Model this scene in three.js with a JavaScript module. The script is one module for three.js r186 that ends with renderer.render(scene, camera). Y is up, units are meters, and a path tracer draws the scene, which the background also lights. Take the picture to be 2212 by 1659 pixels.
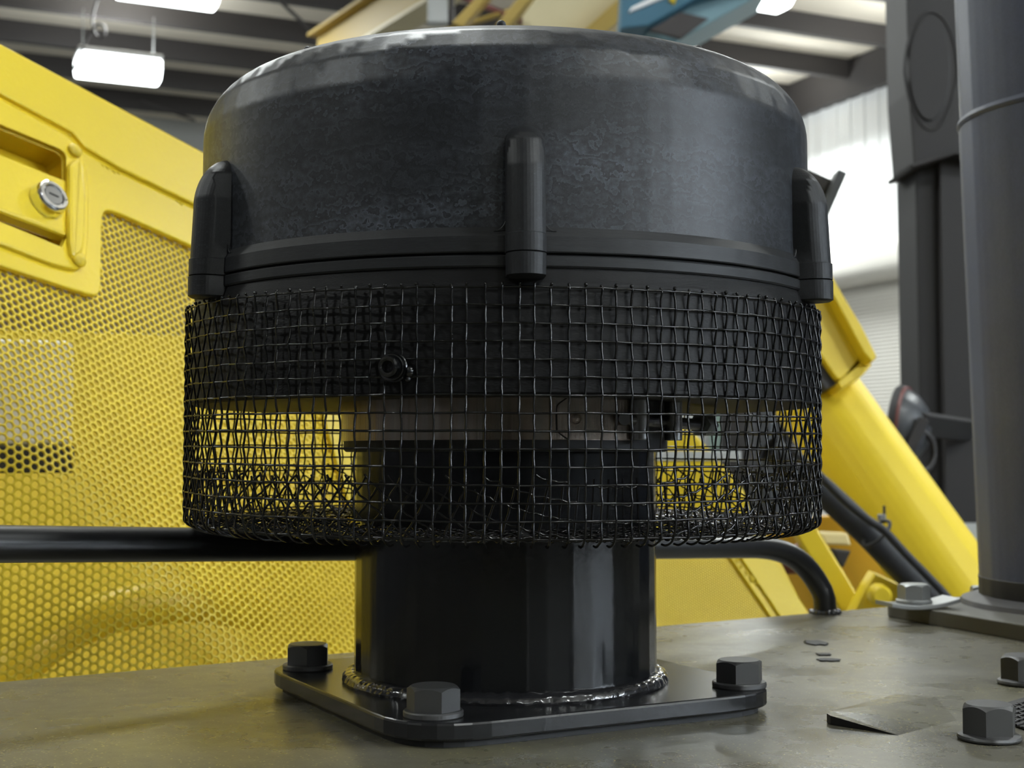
import * as THREE from 'three';
import { mergeGeometries, mergeVertices, toCreasedNormals } from 'three/addons/utils/BufferGeometryUtils.js';
import { RoundedBoxGeometry } from 'three/addons/geometries/RoundedBoxGeometry.js';
import { RectAreaLightUniformsLib } from 'three/addons/lights/RectAreaLightUniformsLib.js';
import { ImprovedNoise } from 'three/addons/math/ImprovedNoise.js';
import { FontLoader } from 'three/addons/loaders/FontLoader.js';
import { TextGeometry } from 'three/addons/geometries/TextGeometry.js';
import { Brush, Evaluator, INTERSECTION } from 'three-bvh-csg';

// ------------------------------------------------------------------ camera, light, exposure
const V = (x, y, z) => new THREE.Vector3(x, y, z);
const F = 3000, PITCH = Math.atan((985 - 829.5) / F), CAM = V(0.0033, 0.123, 0.71);
const scene = new THREE.Scene();
const camera = new THREE.PerspectiveCamera(2 * Math.atan(829.5 / F) * 180 / Math.PI, 2212 / 1659, 0.02, 200);
camera.position.copy(CAM); camera.rotation.set(PITCH, 0, 0);
camera.focus = 0.60; camera.userData.fStop = 19;
const renderer = new THREE.WebGLRenderer({ antialias: true });
renderer.toneMapping = THREE.LinearToneMapping;
renderer.toneMappingExposure = 1.98;
renderer.shadowMap.enabled = true;
RectAreaLightUniformsLib.init();
scene.background = new THREE.Color().setRGB(11, 12.5, 14);          // overcast day, enters only through the high windows behind the camera
const LAMP_POWER = 46, UPLIGHT = 14, LAMP_COLOUR = new THREE.Color(0.95, 1.0, 0.985);

// the building stands turned against the machine: a runs across the hall to the right, b along it away from the camera
const TURN = 24 * Math.PI / 180, AX = V(Math.cos(TURN), 0, -Math.sin(TURN)), BX = V(-Math.sin(TURN), 0, -Math.cos(TURN));
const hall = (a, b, y) => V(CAM.x, y, CAM.z).addScaledVector(AX, a).addScaledVector(BX, b);
const FLOOR = -2.3, CEIL = 5.55, WALL_R = 12, WALL_F = 22.5, WALL_L = -13, WALL_B = -18;

// ------------------------------------------------------------------ helpers
let seed = 12345;
const rnd = () => { seed = (seed * 1664525 + 1013904223) >>> 0; return seed / 4294967296; };
const rr = (a, b) => a + (b - a) * rnd();
const perlin = new ImprovedNoise();
const fbm = (x, y, z, o = 4) => { let s = 0, a = 0.5; for (let i = 0; i < o; i++) { s += a * perlin.noise(x, y, z + i * 7.3); x *= 2.03; y *= 2.03; a *= 0.5; } return s; };
const clamp = (x, a = 0, b = 1) => Math.min(b, Math.max(a, x)), lerp = (a, b, t) => a + (b - a) * t, sstep = (a, b, x) => { const t = clamp((x - a) / (b - a)); return t * t * (3 - 2 * t); };
const at = (px, py, d) => {                                      // the point at horizontal distance d seen at a pixel
  const X = (px - 1106) / F, Y = -(py - 829.5) / F, c = Math.cos(PITCH), s = Math.sin(PITCH), dir = V(X, Y * c + s, -c + Y * s);
  return CAM.clone().addScaledVector(dir, d / -dir.z);
};
const ray = (px, py) => at(px, py, 1).sub(CAM);
const used = {};
const numbered = (n) => { used[n] = (used[n] ?? -1) + 1; return used[n] ? n + '_' + String(used[n]).padStart(3, '0') : n; };
function tag(o, label, category, group, kind) {
  if (label) o.userData.label = label;
  if (category) o.userData.category = category;
  if (group) o.userData.group = group;
  if (kind) o.userData.kind = kind;
  return o;
}
function base(name, label, category, pos = V(0, 0, 0), group) {
  const g = new THREE.Group(); g.name = numbered(name); g.position.copy(pos); scene.add(g);
  return tag(g, label, category, group);
}
function obj(name, geo, mat, parent = scene) {
  const g = Array.isArray(geo) ? mergeGeometries(geo.map((x) => { const y = x.index ? x.toNonIndexed() : x.clone(); for (const k of Object.keys(y.attributes)) if (!['position', 'normal', 'uv'].includes(k)) y.deleteAttribute(k); return y; })) : geo;
  const m = new THREE.Mesh(g, mat); m.name = numbered(name); m.castShadow = m.receiveShadow = true; parent.add(m);
  return m;
}
function struct(name, geo, mat, parent = scene) { const m = obj(name, geo, mat, parent); m.userData.kind = 'structure'; return m; }
function copyOf(root, label, pos) {
  const c = root.clone(); c.name = numbered(root.name.replace(/_\d{3}$/, '')); c.userData = { ...root.userData, label }; if (pos) c.position.copy(pos); scene.add(c);
  return c;
}
const move = (g, x, y, z) => g.translate(x, y, z);
const box = (w, h, d, r = 0, x = 0, y = 0, z = 0) => (r ? new RoundedBoxGeometry(w, h, d, 2, r) : new THREE.BoxGeometry(w, h, d)).translate(x, y, z);
const lathe = (pts, seg = 96, crease = 0.5) => { const g = new THREE.LatheGeometry(pts.map(([r, y]) => new THREE.Vector2(Math.max(r, 1e-5), y)), seg); return crease ? toCreasedNormals(g, crease) : g; };
const tube = (pts, r, seg = 32, rad = 10, closed = false) => new THREE.TubeGeometry(pts.isCurve || pts.getPoint ? pts : new THREE.CatmullRomCurve3(pts, closed), seg, r, rad, closed);
function aimed(geo, a, b) {                                      // geometry along +y from 0 to its length, laid from a toward b
  const d = b.clone().sub(a).normalize();
  return geo.applyMatrix4(new THREE.Matrix4().makeRotationFromQuaternion(new THREE.Quaternion().setFromUnitVectors(V(0, 1, 0), d)).setPosition(a));
}
function shapeOf(pts, holes = []) {
  const s = new THREE.Shape(pts.map(([x, y]) => new THREE.Vector2(x, y)));
  for (const h of holes) s.holes.push(new THREE.Path(h.map(([x, y]) => new THREE.Vector2(x, y))));
  return s;
}
const extrude = (shape, depth, bevel = 0, seg = 2) => new THREE.ExtrudeGeometry(shape, { depth, bevelEnabled: bevel > 0, bevelSize: bevel, bevelThickness: bevel, bevelOffset: -bevel, bevelSegments: seg, curveSegments: 16 });
function rounded(pts, radii, n = 6) {                            // polygon with rounded corners
  const out = [];
  pts.forEach((p, i) => {
    const a = pts[(i + pts.length - 1) % pts.length], b = pts[(i + 1) % pts.length], r = radii[i] ?? 0;
    if (!r) { out.push(p); return; }
    const P = new THREE.Vector2(...p), A = new THREE.Vector2(...a).sub(P), B = new THREE.Vector2(...b).sub(P), la = Math.min(r, A.length() * 0.49), lb = Math.min(r, B.length() * 0.49);
    const q = new THREE.QuadraticBezierCurve(P.clone().add(A.setLength(la)), P, P.clone().add(B.setLength(lb)));
    for (let k = 0; k <= n; k++) { const v = q.getPoint(k / n); out.push([v.x, v.y]); }
  });
  return out;
}
function texture(w, h, fn, srgb) {
  const d = new Uint8Array(w * h * 4);
  for (let y = 0; y < h; y++) for (let x = 0; x < w; x++) { const c = fn(x / w, y / h), i = (y * w + x) * 4; for (let k = 0; k < 3; k++) d[i + k] = clamp(c[k]) * 255; d[i + 3] = 255; }
  const t = new THREE.DataTexture(d, w, h); t.wrapS = t.wrapT = THREE.RepeatWrapping; t.magFilter = THREE.LinearFilter; t.minFilter = THREE.LinearMipmapLinearFilter; t.generateMipmaps = true; if (srgb) t.colorSpace = THREE.SRGBColorSpace; t.needsUpdate = true;
  return t;
}
const rep = (t, x, y) => { const c = t.clone(); c.repeat.set(x, y); c.needsUpdate = true; return c; };
const tile = (fx, fy, u, v, z, o) => {                           // noise that wraps
  const s = (a, b) => fbm(a, b, z, o), x = u * fx, y = v * fy;
  return lerp(lerp(s(x, y), s(x - fx, y), u), lerp(s(x, y - fy), s(x - fx, y - fy), u), v);
};
function planarUV(g, ax = 'x', ay = 'z') { const p = g.attributes.position, uv = new Float32Array(p.count * 2), f = { x: 'getX', y: 'getY', z: 'getZ' }; for (let i = 0; i < p.count; i++) { uv[i * 2] = p[f[ax]](i); uv[i * 2 + 1] = p[f[ay]](i); } g.setAttribute('uv', new THREE.BufferAttribute(uv, 2)); return g; }

// ------------------------------------------------------------------ materials
const std = (c, roughness, o = {}) => new THREE.MeshStandardMaterial({ color: new THREE.Color().setRGB(...c), roughness, ...o });
const phys = (c, roughness, o = {}) => new THREE.MeshPhysicalMaterial({ color: new THREE.Color().setRGB(...c), roughness, ...o });
const grainTex = texture(256, 256, (u, v) => { const n = 0.5 + tile(60, 60, u, v, 3, 2) * 0.9; return [n, n, n]; });
const peelTex = texture(256, 256, (u, v) => { const n = 0.5 + tile(14, 14, u, v, 9, 3) * 0.8; return [n, n, n]; });
const lumpTex = texture(256, 64, (u, v) => { const n = 0.5 + tile(46, 4, u, v, 21, 3) * 1.1; return [n, n, n]; });
const yellowC = [0.78, 0.575, 0.02];
const M = {
  yellow: phys(yellowC, 0.42, { clearcoat: 0.25, clearcoatRoughness: 0.16, bumpMap: rep(peelTex, 12, 12), bumpScale: 0.00025 }),
  yellowFlat: phys(yellowC, 0.5, { clearcoat: 0.2, clearcoatRoughness: 0.25 }),
  ochre: std([0.62, 0.36, 0.02], 0.5),
  cream: std([0.78, 0.66, 0.33], 0.5),
  black: phys([0.012, 0.0125, 0.0135], 0.36, { clearcoat: 0.3, clearcoatRoughness: 0.2 }),
  stem: phys([0.008, 0.0085, 0.0095], 0.16, { specularIntensity: 0.7, bumpMap: rep(peelTex, 8, 4), bumpScale: 0.00006 }),
  wire: phys([0.004, 0.0043, 0.0048], 0.1, { bumpMap: rep(lumpTex, 3, 1), bumpScale: 0.00004 }),
  drum: phys([0.006, 0.0062, 0.0068], 0.55, { specularIntensity: 0.5, bumpMap: rep(grainTex, 10, 6), bumpScale: 0.00015 }),
  bolt: std([0.10, 0.10, 0.10], 0.45, { metalness: 0.6, bumpMap: rep(grainTex, 2, 2), bumpScale: 0.00005 }),
  zinc: std([0.3, 0.31, 0.31], 0.45, { metalness: 0.6 }),
  chrome: std([0.8, 0.81, 0.83], 0.12, { metalness: 1 }),
  satin: std([0.3, 0.3, 0.3], 0.3, { metalness: 1 }),
  grey: std([0.055, 0.06, 0.068], 0.38),
  pillar: std([0.027, 0.025, 0.0255], 0.55),
  pillarDark: std([0.02, 0.019, 0.02], 0.6),
  rubber: std([0.022, 0.023, 0.025], 0.6),
  paleGrey: std([0.5, 0.52, 0.52], 0.5),
  concrete: std([0.11, 0.108, 0.10], 0.8),
  wall: std([0.9, 0.91, 0.92], 0.45),
  door: std([0.72, 0.70, 0.65], 0.55),
  ceiling: std([0.72, 0.66, 0.56], 0.8),
  purlin: std([0.05, 0.045, 0.045], 0.6),
  blue: std([0.045, 0.15, 0.23], 0.5), craneOchre: std([0.40, 0.28, 0.06], 0.55), craneLit: std([0.62, 0.55, 0.34], 0.55), barrel: std([0.80, 0.60, 0.02], 0.5),  // the crane cream is its ochre paint with light put into the colour
  darkRed: std([0.16, 0.05, 0.045], 0.5),
  lamp: std([0.9, 0.9, 0.9], 0.5, { emissive: new THREE.Color(0.93, 1, 1), emissiveIntensity: 5 }),
  glass: phys([1, 1, 1], 0.02, { transmission: 1, thickness: 0, ior: 1.5 }),
  lampHousing: std([0.7, 0.7, 0.7], 0.5),
};
// clamp band: polished steel with drawn vertical streaks, brownish reflections painted into its colour
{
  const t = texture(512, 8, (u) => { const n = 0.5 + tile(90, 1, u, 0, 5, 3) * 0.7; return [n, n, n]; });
  const reflTint = texture(512, 4, (u) => { const a = tile(40, 1, u, 0, 6, 3), b = tile(25, 1, u, 0, 7, 2); return [0.62 + 0.22 * a + 0.06 * b, 0.575 + 0.22 * a - 0.03 * b, 0.53 + 0.2 * a - 0.10 * b]; }, true);
  M.steel = std([1, 1, 1], 0.26, { metalness: 1, map: rep(reflTint, 3, 1), bumpMap: rep(t, 4, 1), bumpScale: 0.0002 });
}
// hood plastic: bleached, cloud-shaped stains with crisp ragged outlines
{
  const t = texture(2048, 768, (u, v) => {
    const x = u * 26, y = v * 13;
    const f3 = tile(150, 60, u, v, 33, 3), wx = tile(26, 13, u, v, 31, 4), f1 = tile(20, 26, u, v, 41, 5) + 0.35 * wx, f2 = tile(34, 40, u, v, 51, 5);
    const bands = v * 21 + 2.6 * f1 + 1.7 * f2 + 1.6 * f3, ph = bands - Math.floor(bands);
    const cloud = sstep(0.0, 0.06, ph) * (1 - 0.85 * ph), line = Math.exp(-Math.pow((ph - 0.05) / 0.035, 2));
    const area = clamp(0.55 + 1.3 * tile(5, 6, u, v, 61, 3));
    const dust = rnd() < 0.004 ? 0.10 : 0, grain = (rnd() - 0.5) * 0.05;
    const k = 0.105 + area * (0.215 * cloud + 0.06 * line) + 0.05 * tile(60, 60, u, v, 71, 3) + grain;
    return [k * 0.95 + dust, k * 1.01 + dust * 0.9, k * 1.12 + dust * 0.5];
  }, true);
  M.hood = phys([1, 1, 1], 0.42, { specularIntensity: 0.7, map: t, bumpMap: rep(grainTex, 30, 12), bumpScale: 0.00003 });
  const t2 = texture(512, 256, (u, v) => { const k = 0.135 + 0.05 * tile(30, 30, u, v, 81, 4) + (rnd() - 0.5) * 0.04 + (rnd() < 0.006 ? 0.1 : 0); return [k * 0.97, k * 1.01, k * 1.08]; }, true);
  M.hoodPlain = phys([1, 1, 1], 0.48, { specularIntensity: 0.7, map: t2, bumpMap: rep(grainTex, 16, 8), bumpScale: 0.00003 });
}
// deck paint: dark olive grey with wiped dust, smears and fine yellow grit (uv in metres)
{
  const t = texture(1024, 1024, (u, v) => {
    const wipe = tile(5, 9, u, v, 11, 4), fine = tile(70, 70, u, v, 13, 3), patch = tile(9, 7, u, v, 17, 4), g = (rnd() - 0.5);
    let k = 0.37 + 0.10 * wipe + 0.05 * fine + 0.05 * g;
    const yl = sstep(-0.1, 0.5, patch) * 0.05, grit = sstep(-0.15, 0.25, tile(6, 6, u, v, 19, 3)), spot = rnd() < 0.006 + 0.014 * grit ? rr(0.15, 0.5) : 0, dark = rnd() < 0.006 ? 0.12 : 0;
    k -= dark;
    return [k * 1.01 + yl * 0.8 + spot, k * 0.985 + yl * 0.7 + spot * 0.85, k * 0.87 - yl * 0.4 + spot * 0.25];
  }, true);
  const r = texture(512, 512, (u, v) => { const k = 0.29 + 0.2 * tile(7, 10, u, v, 23, 4) + 0.1 * tile(50, 50, u, v, 27, 2); return [k, k, k]; });
  M.deck = phys([1, 1, 1], 1, { specularIntensity: 0.65, map: rep(t, 1.6, 1.6), roughnessMap: rep(r, 1.6, 1.6), bumpMap: rep(grainTex, 20, 20), bumpScale: 0.00005 });
}

// ------------------------------------------------------------------ the hall
{
  const turned = (m, p) => { m.position.copy(p); m.rotation.y = TURN; return m; };
  const wA = WALL_R - WALL_L, wB = WALL_F - WALL_B, mA = (WALL_R + WALL_L) / 2, mB = (WALL_F + WALL_B) / 2, hh = CEIL - FLOOR + 0.3;
  turned(struct('floor', box(wA + 1, 0.2, wB + 1), M.concrete), hall(mA, mB, FLOOR - 0.1));
  turned(struct('ceiling', box(wA + 1, 0.2, wB + 1), M.ceiling), hall(mA, mB, CEIL + 0.1));
  // the right wall has a band of high windows behind the camera
  const W0 = -16.5, W1 = -5.5, WY0 = 2.6, WY1 = 4.9, yc = (CEIL + FLOOR) / 2, z0 = WALL_F + 0.5, z1 = WALL_B - 0.5, lz = (b) => -(b - mB);
  const wallBox = (b0, b1, ya, yb) => box(0.2, yb - ya, b1 - b0, 0, 0, (ya + yb) / 2 - yc, lz((b0 + b1) / 2));
  const wr = turned(struct('wall_right', [wallBox(9.6, z0, yc - hh / 2, yc + hh / 2)], M.wall), hall(WALL_R + 0.1, mB, yc));
  turned(struct('wall_side', [wallBox(W1, 9.6, yc - hh / 2, yc + hh / 2), wallBox(z1, W0, yc - hh / 2, yc + hh / 2), wallBox(W0, W1, yc - hh / 2, WY0), wallBox(W0, W1, WY1, yc + hh / 2)], std([0.05, 0.05, 0.052], 0.7)), hall(WALL_R + 0.1, mB, yc));
  const win = base('window_1', null, null, hall(WALL_R + 0.1, (W0 + W1) / 2, (WY0 + WY1) / 2)); win.rotation.y = TURN; win.userData.kind = 'structure';
  const ww = W1 - W0, wh = WY1 - WY0;
  obj('window_frame', [box(0.12, 0.06, ww, 0, 0, wh / 2 - 0.03, 0), box(0.12, 0.06, ww, 0, 0, -wh / 2 + 0.03, 0), box(0.12, wh, 0.06, 0, 0, 0, ww / 2 - 0.03), box(0.12, wh, 0.06, 0, 0, 0, -ww / 2 + 0.03)], M.paleGrey, win);
  for (let k = 1; k < 6; k++) obj('mullion', box(0.08, wh, 0.05, 0, 0, 0, -ww / 2 + k * ww / 6), M.paleGrey, win);
  for (let k = 0; k < 6; k++) obj('pane', box(0.006, wh - 0.12, ww / 6 - 0.06, 0, 0, 0, -ww / 2 + (k + 0.5) * ww / 6), M.glass, win);
  turned(struct('wall_left', box(0.2, hh, wB + 1), std([0.16, 0.16, 0.17], 0.6)), hall(WALL_L - 0.1, mB, (CEIL + FLOOR) / 2));
  turned(struct('wall_far', box(wA, hh, 0.2), M.paleGrey), hall(mA, WALL_F + 0.1, (CEIL + FLOOR) / 2));
  turned(struct('wall_back', box(wA, hh, 0.2), std([0.05, 0.05, 0.05], 0.7)), hall(mA, WALL_B - 0.1, (CEIL + FLOOR) / 2));
  // ribbed sheets of the wall above the door: each sheet its own piece
  const prof = []; for (let k = 0; k < 3; k++) { const o = k * 0.3; prof.push([o, 0.008], [o + 0.2, 0.008], [o + 0.215, 0.04], [o + 0.26, 0.04], [o + 0.275, 0.008]); }
  const sheet = extrude(shapeOf([[0, 0], ...prof, [0.895, 0.008], [0.895, 0]]), 2.2).rotateX(-Math.PI / 2).rotateY(Math.PI / 2);
  for (let k = 0; k < 11; k++) obj('wall_sheet', sheet, M.wall, wr).position.set(-0.1, 2.9 - (CEIL + FLOOR) / 2, -(10.4 + k * 0.9 - mB));
  // purlins under the roof and the dark eave beam along the wall
  const zProf = extrude(shapeOf([[-0.05, 0], [0.05, 0], [0.05, 0.012], [-0.035, 0.012], [-0.035, 0.27], [-0.05, 0.27]]), wA).rotateY(Math.PI / 2);
  for (let b = 8.2, i = 0; b < 22.4; b += 1.42, i++) { const m = obj('purlin', zProf, M.purlin); m.position.copy(hall(WALL_L, b, CEIL - 0.268)); m.rotation.y = TURN; tag(m, `dark steel roof purlin, ${['nearest', 'second', 'third', 'fourth', 'fifth', 'sixth', 'seventh', 'eighth', 'ninth'][i]} of the row counted away from the camera`, 'purlin', 'dark purlins under the roof'); }
  turned(struct('trim_1', box(0.16, 0.5, wB), M.purlin), hall(WALL_R - 0.09, mB, CEIL - 0.26));
  // roll-up door under a round hood
  const slat = []; const n = 96, pitchY = 0.05; for (let k = 0; k <= n * 2; k++) slat.push([k % 2 ? 0.012 : 0, k * pitchY / 2]);
  const d = base('door_1', null, null, hall(WALL_R - 0.06, 10.2, FLOOR)); d.rotation.y = TURN; d.userData.kind = 'structure';
  obj('door_curtain', extrude(shapeOf([[0.03, 0], ...slat.map(([x, y]) => [-x, y]), [0.03, n * pitchY]]), 9.6).translate(0, 0, -9.6), M.door, d);
  obj('door_hood', extrude(shapeOf(rounded([[0.05, 4.72], [-0.38, 4.72], [-0.38, 5.26], [0.05, 5.26]], [0, 0.22, 0.3, 0], 8)), 9.6).translate(0, 0, -9.6), M.door, d);
  obj('door_bottom_bar', box(0.06, 0.12, 9.6, 0, 0, 0.06, -4.8), M.paleGrey, d);
}

// high-bay lamps: three in the picture, unseen rows overhead, and lamps added to brighten the right wall
{
  const dims = [1.05, 0.20, 0.46];
  const body = extrude(shapeOf(rounded([[-0.23, 0.1], [-0.23, -0.02], [-0.13, -0.13], [0.13, -0.13], [0.23, -0.02], [0.23, 0.1]], [0, 0.06, 0.06, 0.06, 0.06, 0], 4)), 0.9, 0.02).translate(0, 0, -0.45).rotateY(Math.PI / 2);
  const housing = box(0.95, 0.06, 0.5, 0.02, 0, 0.14, 0);
  let proto;
  const place = (p, label, up = true) => {
    let t;
    if (!proto) {
      proto = t = base('high_bay_lamp', label, 'lamp', p, 'bright hanging hall lamps');
      obj('lamp_diffuser', body, M.lamp, t); obj('lamp_housing', housing, M.lampHousing, t); obj('lamp_top_slot', box(0.9, 0.01, 0.3, 0, 0, 0.176, 0), M.lamp, t); obj('hanger', [box(0.012, 0.5, 0.012, 0, -0.4, 0.42, 0), box(0.012, 0.5, 0.012, 0, 0.4, 0.42, 0)], M.zinc, t);
    } else t = copyOf(proto, label, p);
    t.rotation.y = TURN;
    const l = new THREE.RectAreaLight(LAMP_COLOUR, LAMP_POWER, 1.0, 0.46); l.name = numbered('lamp_light'); l.position.copy(p).y -= 0.16; l.lookAt(l.position.x, l.position.y - 1, l.position.z); scene.add(l);
    if (up) { const u = new THREE.RectAreaLight(LAMP_COLOUR, UPLIGHT, 0.9, 0.3); u.name = numbered('lamp_uplight'); u.position.copy(p).y += 0.205; u.lookAt(u.position.x, u.position.y + 1, u.position.z); scene.add(u); }
  };
  const y0 = 4.62;
  const seen = (px, py, label) => { const r = ray(px, py); place(CAM.clone().addScaledVector(r, (y0 - CAM.y) / r.y), label); };
  seen(255, 150, 'glowing hall lamp seen whole above the yellow engine cover');
  seen(362, -22, 'glowing hall lamp cut by the upper frame edge, above the whole one');
  seen(1606, -18, 'glowing hall lamp beside the blue crane beam');
  for (const [a, b] of [[-5.2, 6.5], [-5.2, 1.0], [0.6, 8.2], [0.6, 3.2], [6.4, 8.5], [6.6, 2.5], [2.6, -2.6], [0.8, -7.2], [6.4, -7.6], [3.4, -12.6], [-2.5, -12.8], [9.0, -12.4], [10.8, 7.5], [10.9, 12.4], [10.6, 15.8], [-10.5, 14], [-5.2, 11.5]]) place(hall(a, b, y0), 'hall lamp out of sight, from rows extended overhead plus a few added to light the right wall', b > 2);
}

// ------------------------------------------------------------------ deck of the machine
const DECK_A = V(-0.281, 0, -0.054), DECK_D = V(0.521, 0, -0.336).normalize(), DECK_N = V(DECK_D.z, 0, -DECK_D.x);   // far edge, its direction, outward
{
  const P = (s, n) => { const p = DECK_A.clone().addScaledVector(DECK_D, s).addScaledVector(DECK_N, n); return [p.x, -p.z]; };
  const dk = base('machine_deck', 'dusty dark olive steel deck plate under the black air intake', 'deck');
  const g = extrude(shapeOf([P(-0.7, -0.0018), P(1.5, -0.0018), P(1.5, -1.3), P(-0.7, -1.3)]), 0.008, 0.0015).rotateX(-Math.PI / 2).translate(0, -0.0095, 0);
  obj('deck_plate', planarUV(g), M.deck, dk);
  const e = extrude(shapeOf([P(-0.7, -0.012), P(1.5, -0.012), P(1.5, -1.28), P(-0.7, -1.28)]), 0.06).rotateX(-Math.PI / 2).translate(0, -0.0705, 0);
  obj('deck_edge_frame', e, M.black, dk);
}

// ------------------------------------------------------------------ bolts
function hexHead(af, h) {                                        // hexagon with a turned chamfer, base at y = 0
  const R = af / Math.sqrt(3), hex = new THREE.CylinderGeometry(R, R, h, 6, 1).translate(0, h / 2, 0);
  const cone = new THREE.LatheGeometry([[1e-5, -0.001], [R * 1.2, -0.001], [R * 1.2, h * 0.66], [R * 1.02, h * 0.82], [af * 0.47, h * 0.985], [af * 0.44, h], [1e-5, h]].map(([r, y]) => new THREE.Vector2(r, y)), 48);
  const ev = new Evaluator(); ev.attributes = ['position', 'normal']; ev.useGroups = false;
  const g = ev.evaluate(new Brush(hex), new Brush(cone), INTERSECTION).geometry;
  const q = toCreasedNormals(g, 0.35); return planarUV(q, 'x', 'y');
}
const scaleUV = (g, k) => { const u = g.attributes.uv; for (let i = 0; i < u.count; i++) u.setXY(i, u.getX(i) * k, u.getY(i) * k); return g; };
const head19 = scaleUV(hexHead(0.0205, 0.0105), 30), washerG = lathe([[0.006, 0], [0.0128, 0], [0.0131, 0.0005], [0.0131, 0.0022], [0.0126, 0.0028], [0.006, 0.0028]], 48);
const flangeHead = scaleUV(hexHead(0.0205, 0.0135), 30), flangeSkirt = lathe([[0.001, 0], [0.0133, 0], [0.0136, 0.0008], [0.0132, 0.0018], [0.0115, 0.0026], [0.001, 0.004]], 48);
function bolt(label, pos, turn, group, skirt) {
  const t = base('hex_bolt', label, 'bolt', pos, group); t.rotation.y = turn;
  if (skirt) { obj('bolt_flange', flangeSkirt, M.bolt, t); obj('bolt_head', flangeHead, M.bolt, t).position.y = 0.0018; }
  else { obj('washer', washerG, M.bolt, t); obj('bolt_head', head19, M.bolt, t).position.y = 0.0028; }
  return t;
}

// ------------------------------------------------------------------ intake pipe on its flange
const R_STEM = 0.0762, FL = 0.011;
{
  const t = base('intake_pipe', 'black steel intake pipe welded to a square bolted flange', 'pipe');
  const s = 0.1008, fl = extrude(shapeOf(rounded([[-s, -s], [s, -s], [s, s], [-s, s]], [0.038, 0.038, 0.038, 0.038], 8)), 0.008 - 0.0024, 0.0012, 2).rotateX(-Math.PI / 2).translate(0, 0.0042, 0);
  const q = 28.2 * Math.PI / 180; fl.rotateY(q).translate(0.0025, 0, -0.004);
  obj('flange', planarUV(fl), phys([0.014, 0.0145, 0.0155], 0.25, { bumpMap: rep(peelTex, 8, 8), bumpScale: 0.00005 }), t);
  const gk = extrude(shapeOf(rounded([[-s + 0.004, -s + 0.004], [s - 0.004, -s + 0.004], [s - 0.004, s - 0.004], [-s + 0.004, s - 0.004]], [0.034, 0.034, 0.034, 0.034], 6)), 0.0032).rotateX(-Math.PI / 2).rotateY(q).translate(0.0025, 0, -0.004);
  obj('gasket', gk, M.rubber, t);
  obj('pipe', lathe([[R_STEM - 0.004, FL - 0.001], [R_STEM, FL - 0.001], [R_STEM, 0.152], [R_STEM - 0.004, 0.152]], 160), M.stem, t);
  const w = new THREE.TorusGeometry(R_STEM + 0.001, 0.0042, 14, 300), p = w.attributes.position, v = V(0, 0, 0);
  for (let i = 0; i < p.count; i++) {
    v.fromBufferAttribute(p, i); const a = Math.atan2(v.y, v.x), ax = Math.cos(a) * (R_STEM + 0.001), ay = Math.sin(a) * (R_STEM + 0.001);
    const f = 1 + 0.08 * Math.sin(a * 150 + 6 * perlin.noise(a * 3, 1, 1)) * (0.4 + 0.6 * Math.abs(perlin.noise(a * 4, 5, 2))) + 0.22 * perlin.noise(a * 24, v.z * 300, 3);
    p.setXYZ(i, ax + (v.x - ax) * f * 1.15, ay + (v.y - ay) * f * 1.15, v.z * f);
  }
  w.computeVertexNormals(); w.rotateX(-Math.PI / 2).translate(0, FL + 0.0012, 0);
  obj('weld_bead', w, phys([0.02, 0.02, 0.022], 0.2, { clearcoat: 0.8, clearcoatRoughness: 0.08 }), t);
  const g = 'bolts of the intake flange';
  const place = (px, py, d, label, turn) => { const p = at(px, py, d); bolt(label, V(p.x, FL, p.z), turn, g); };
  place(936, 1541, 0.606, 'flange bolt at the corner nearest the camera, in front of the pipe', 0.36);
  place(1597, 1484, 0.682, 'flange bolt on the corner to the right of the black pipe', 0.75);
  place(665, 1440, 0.739, 'dark flange bolt on the corner before the yellow grille', 0.1);
}

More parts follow.
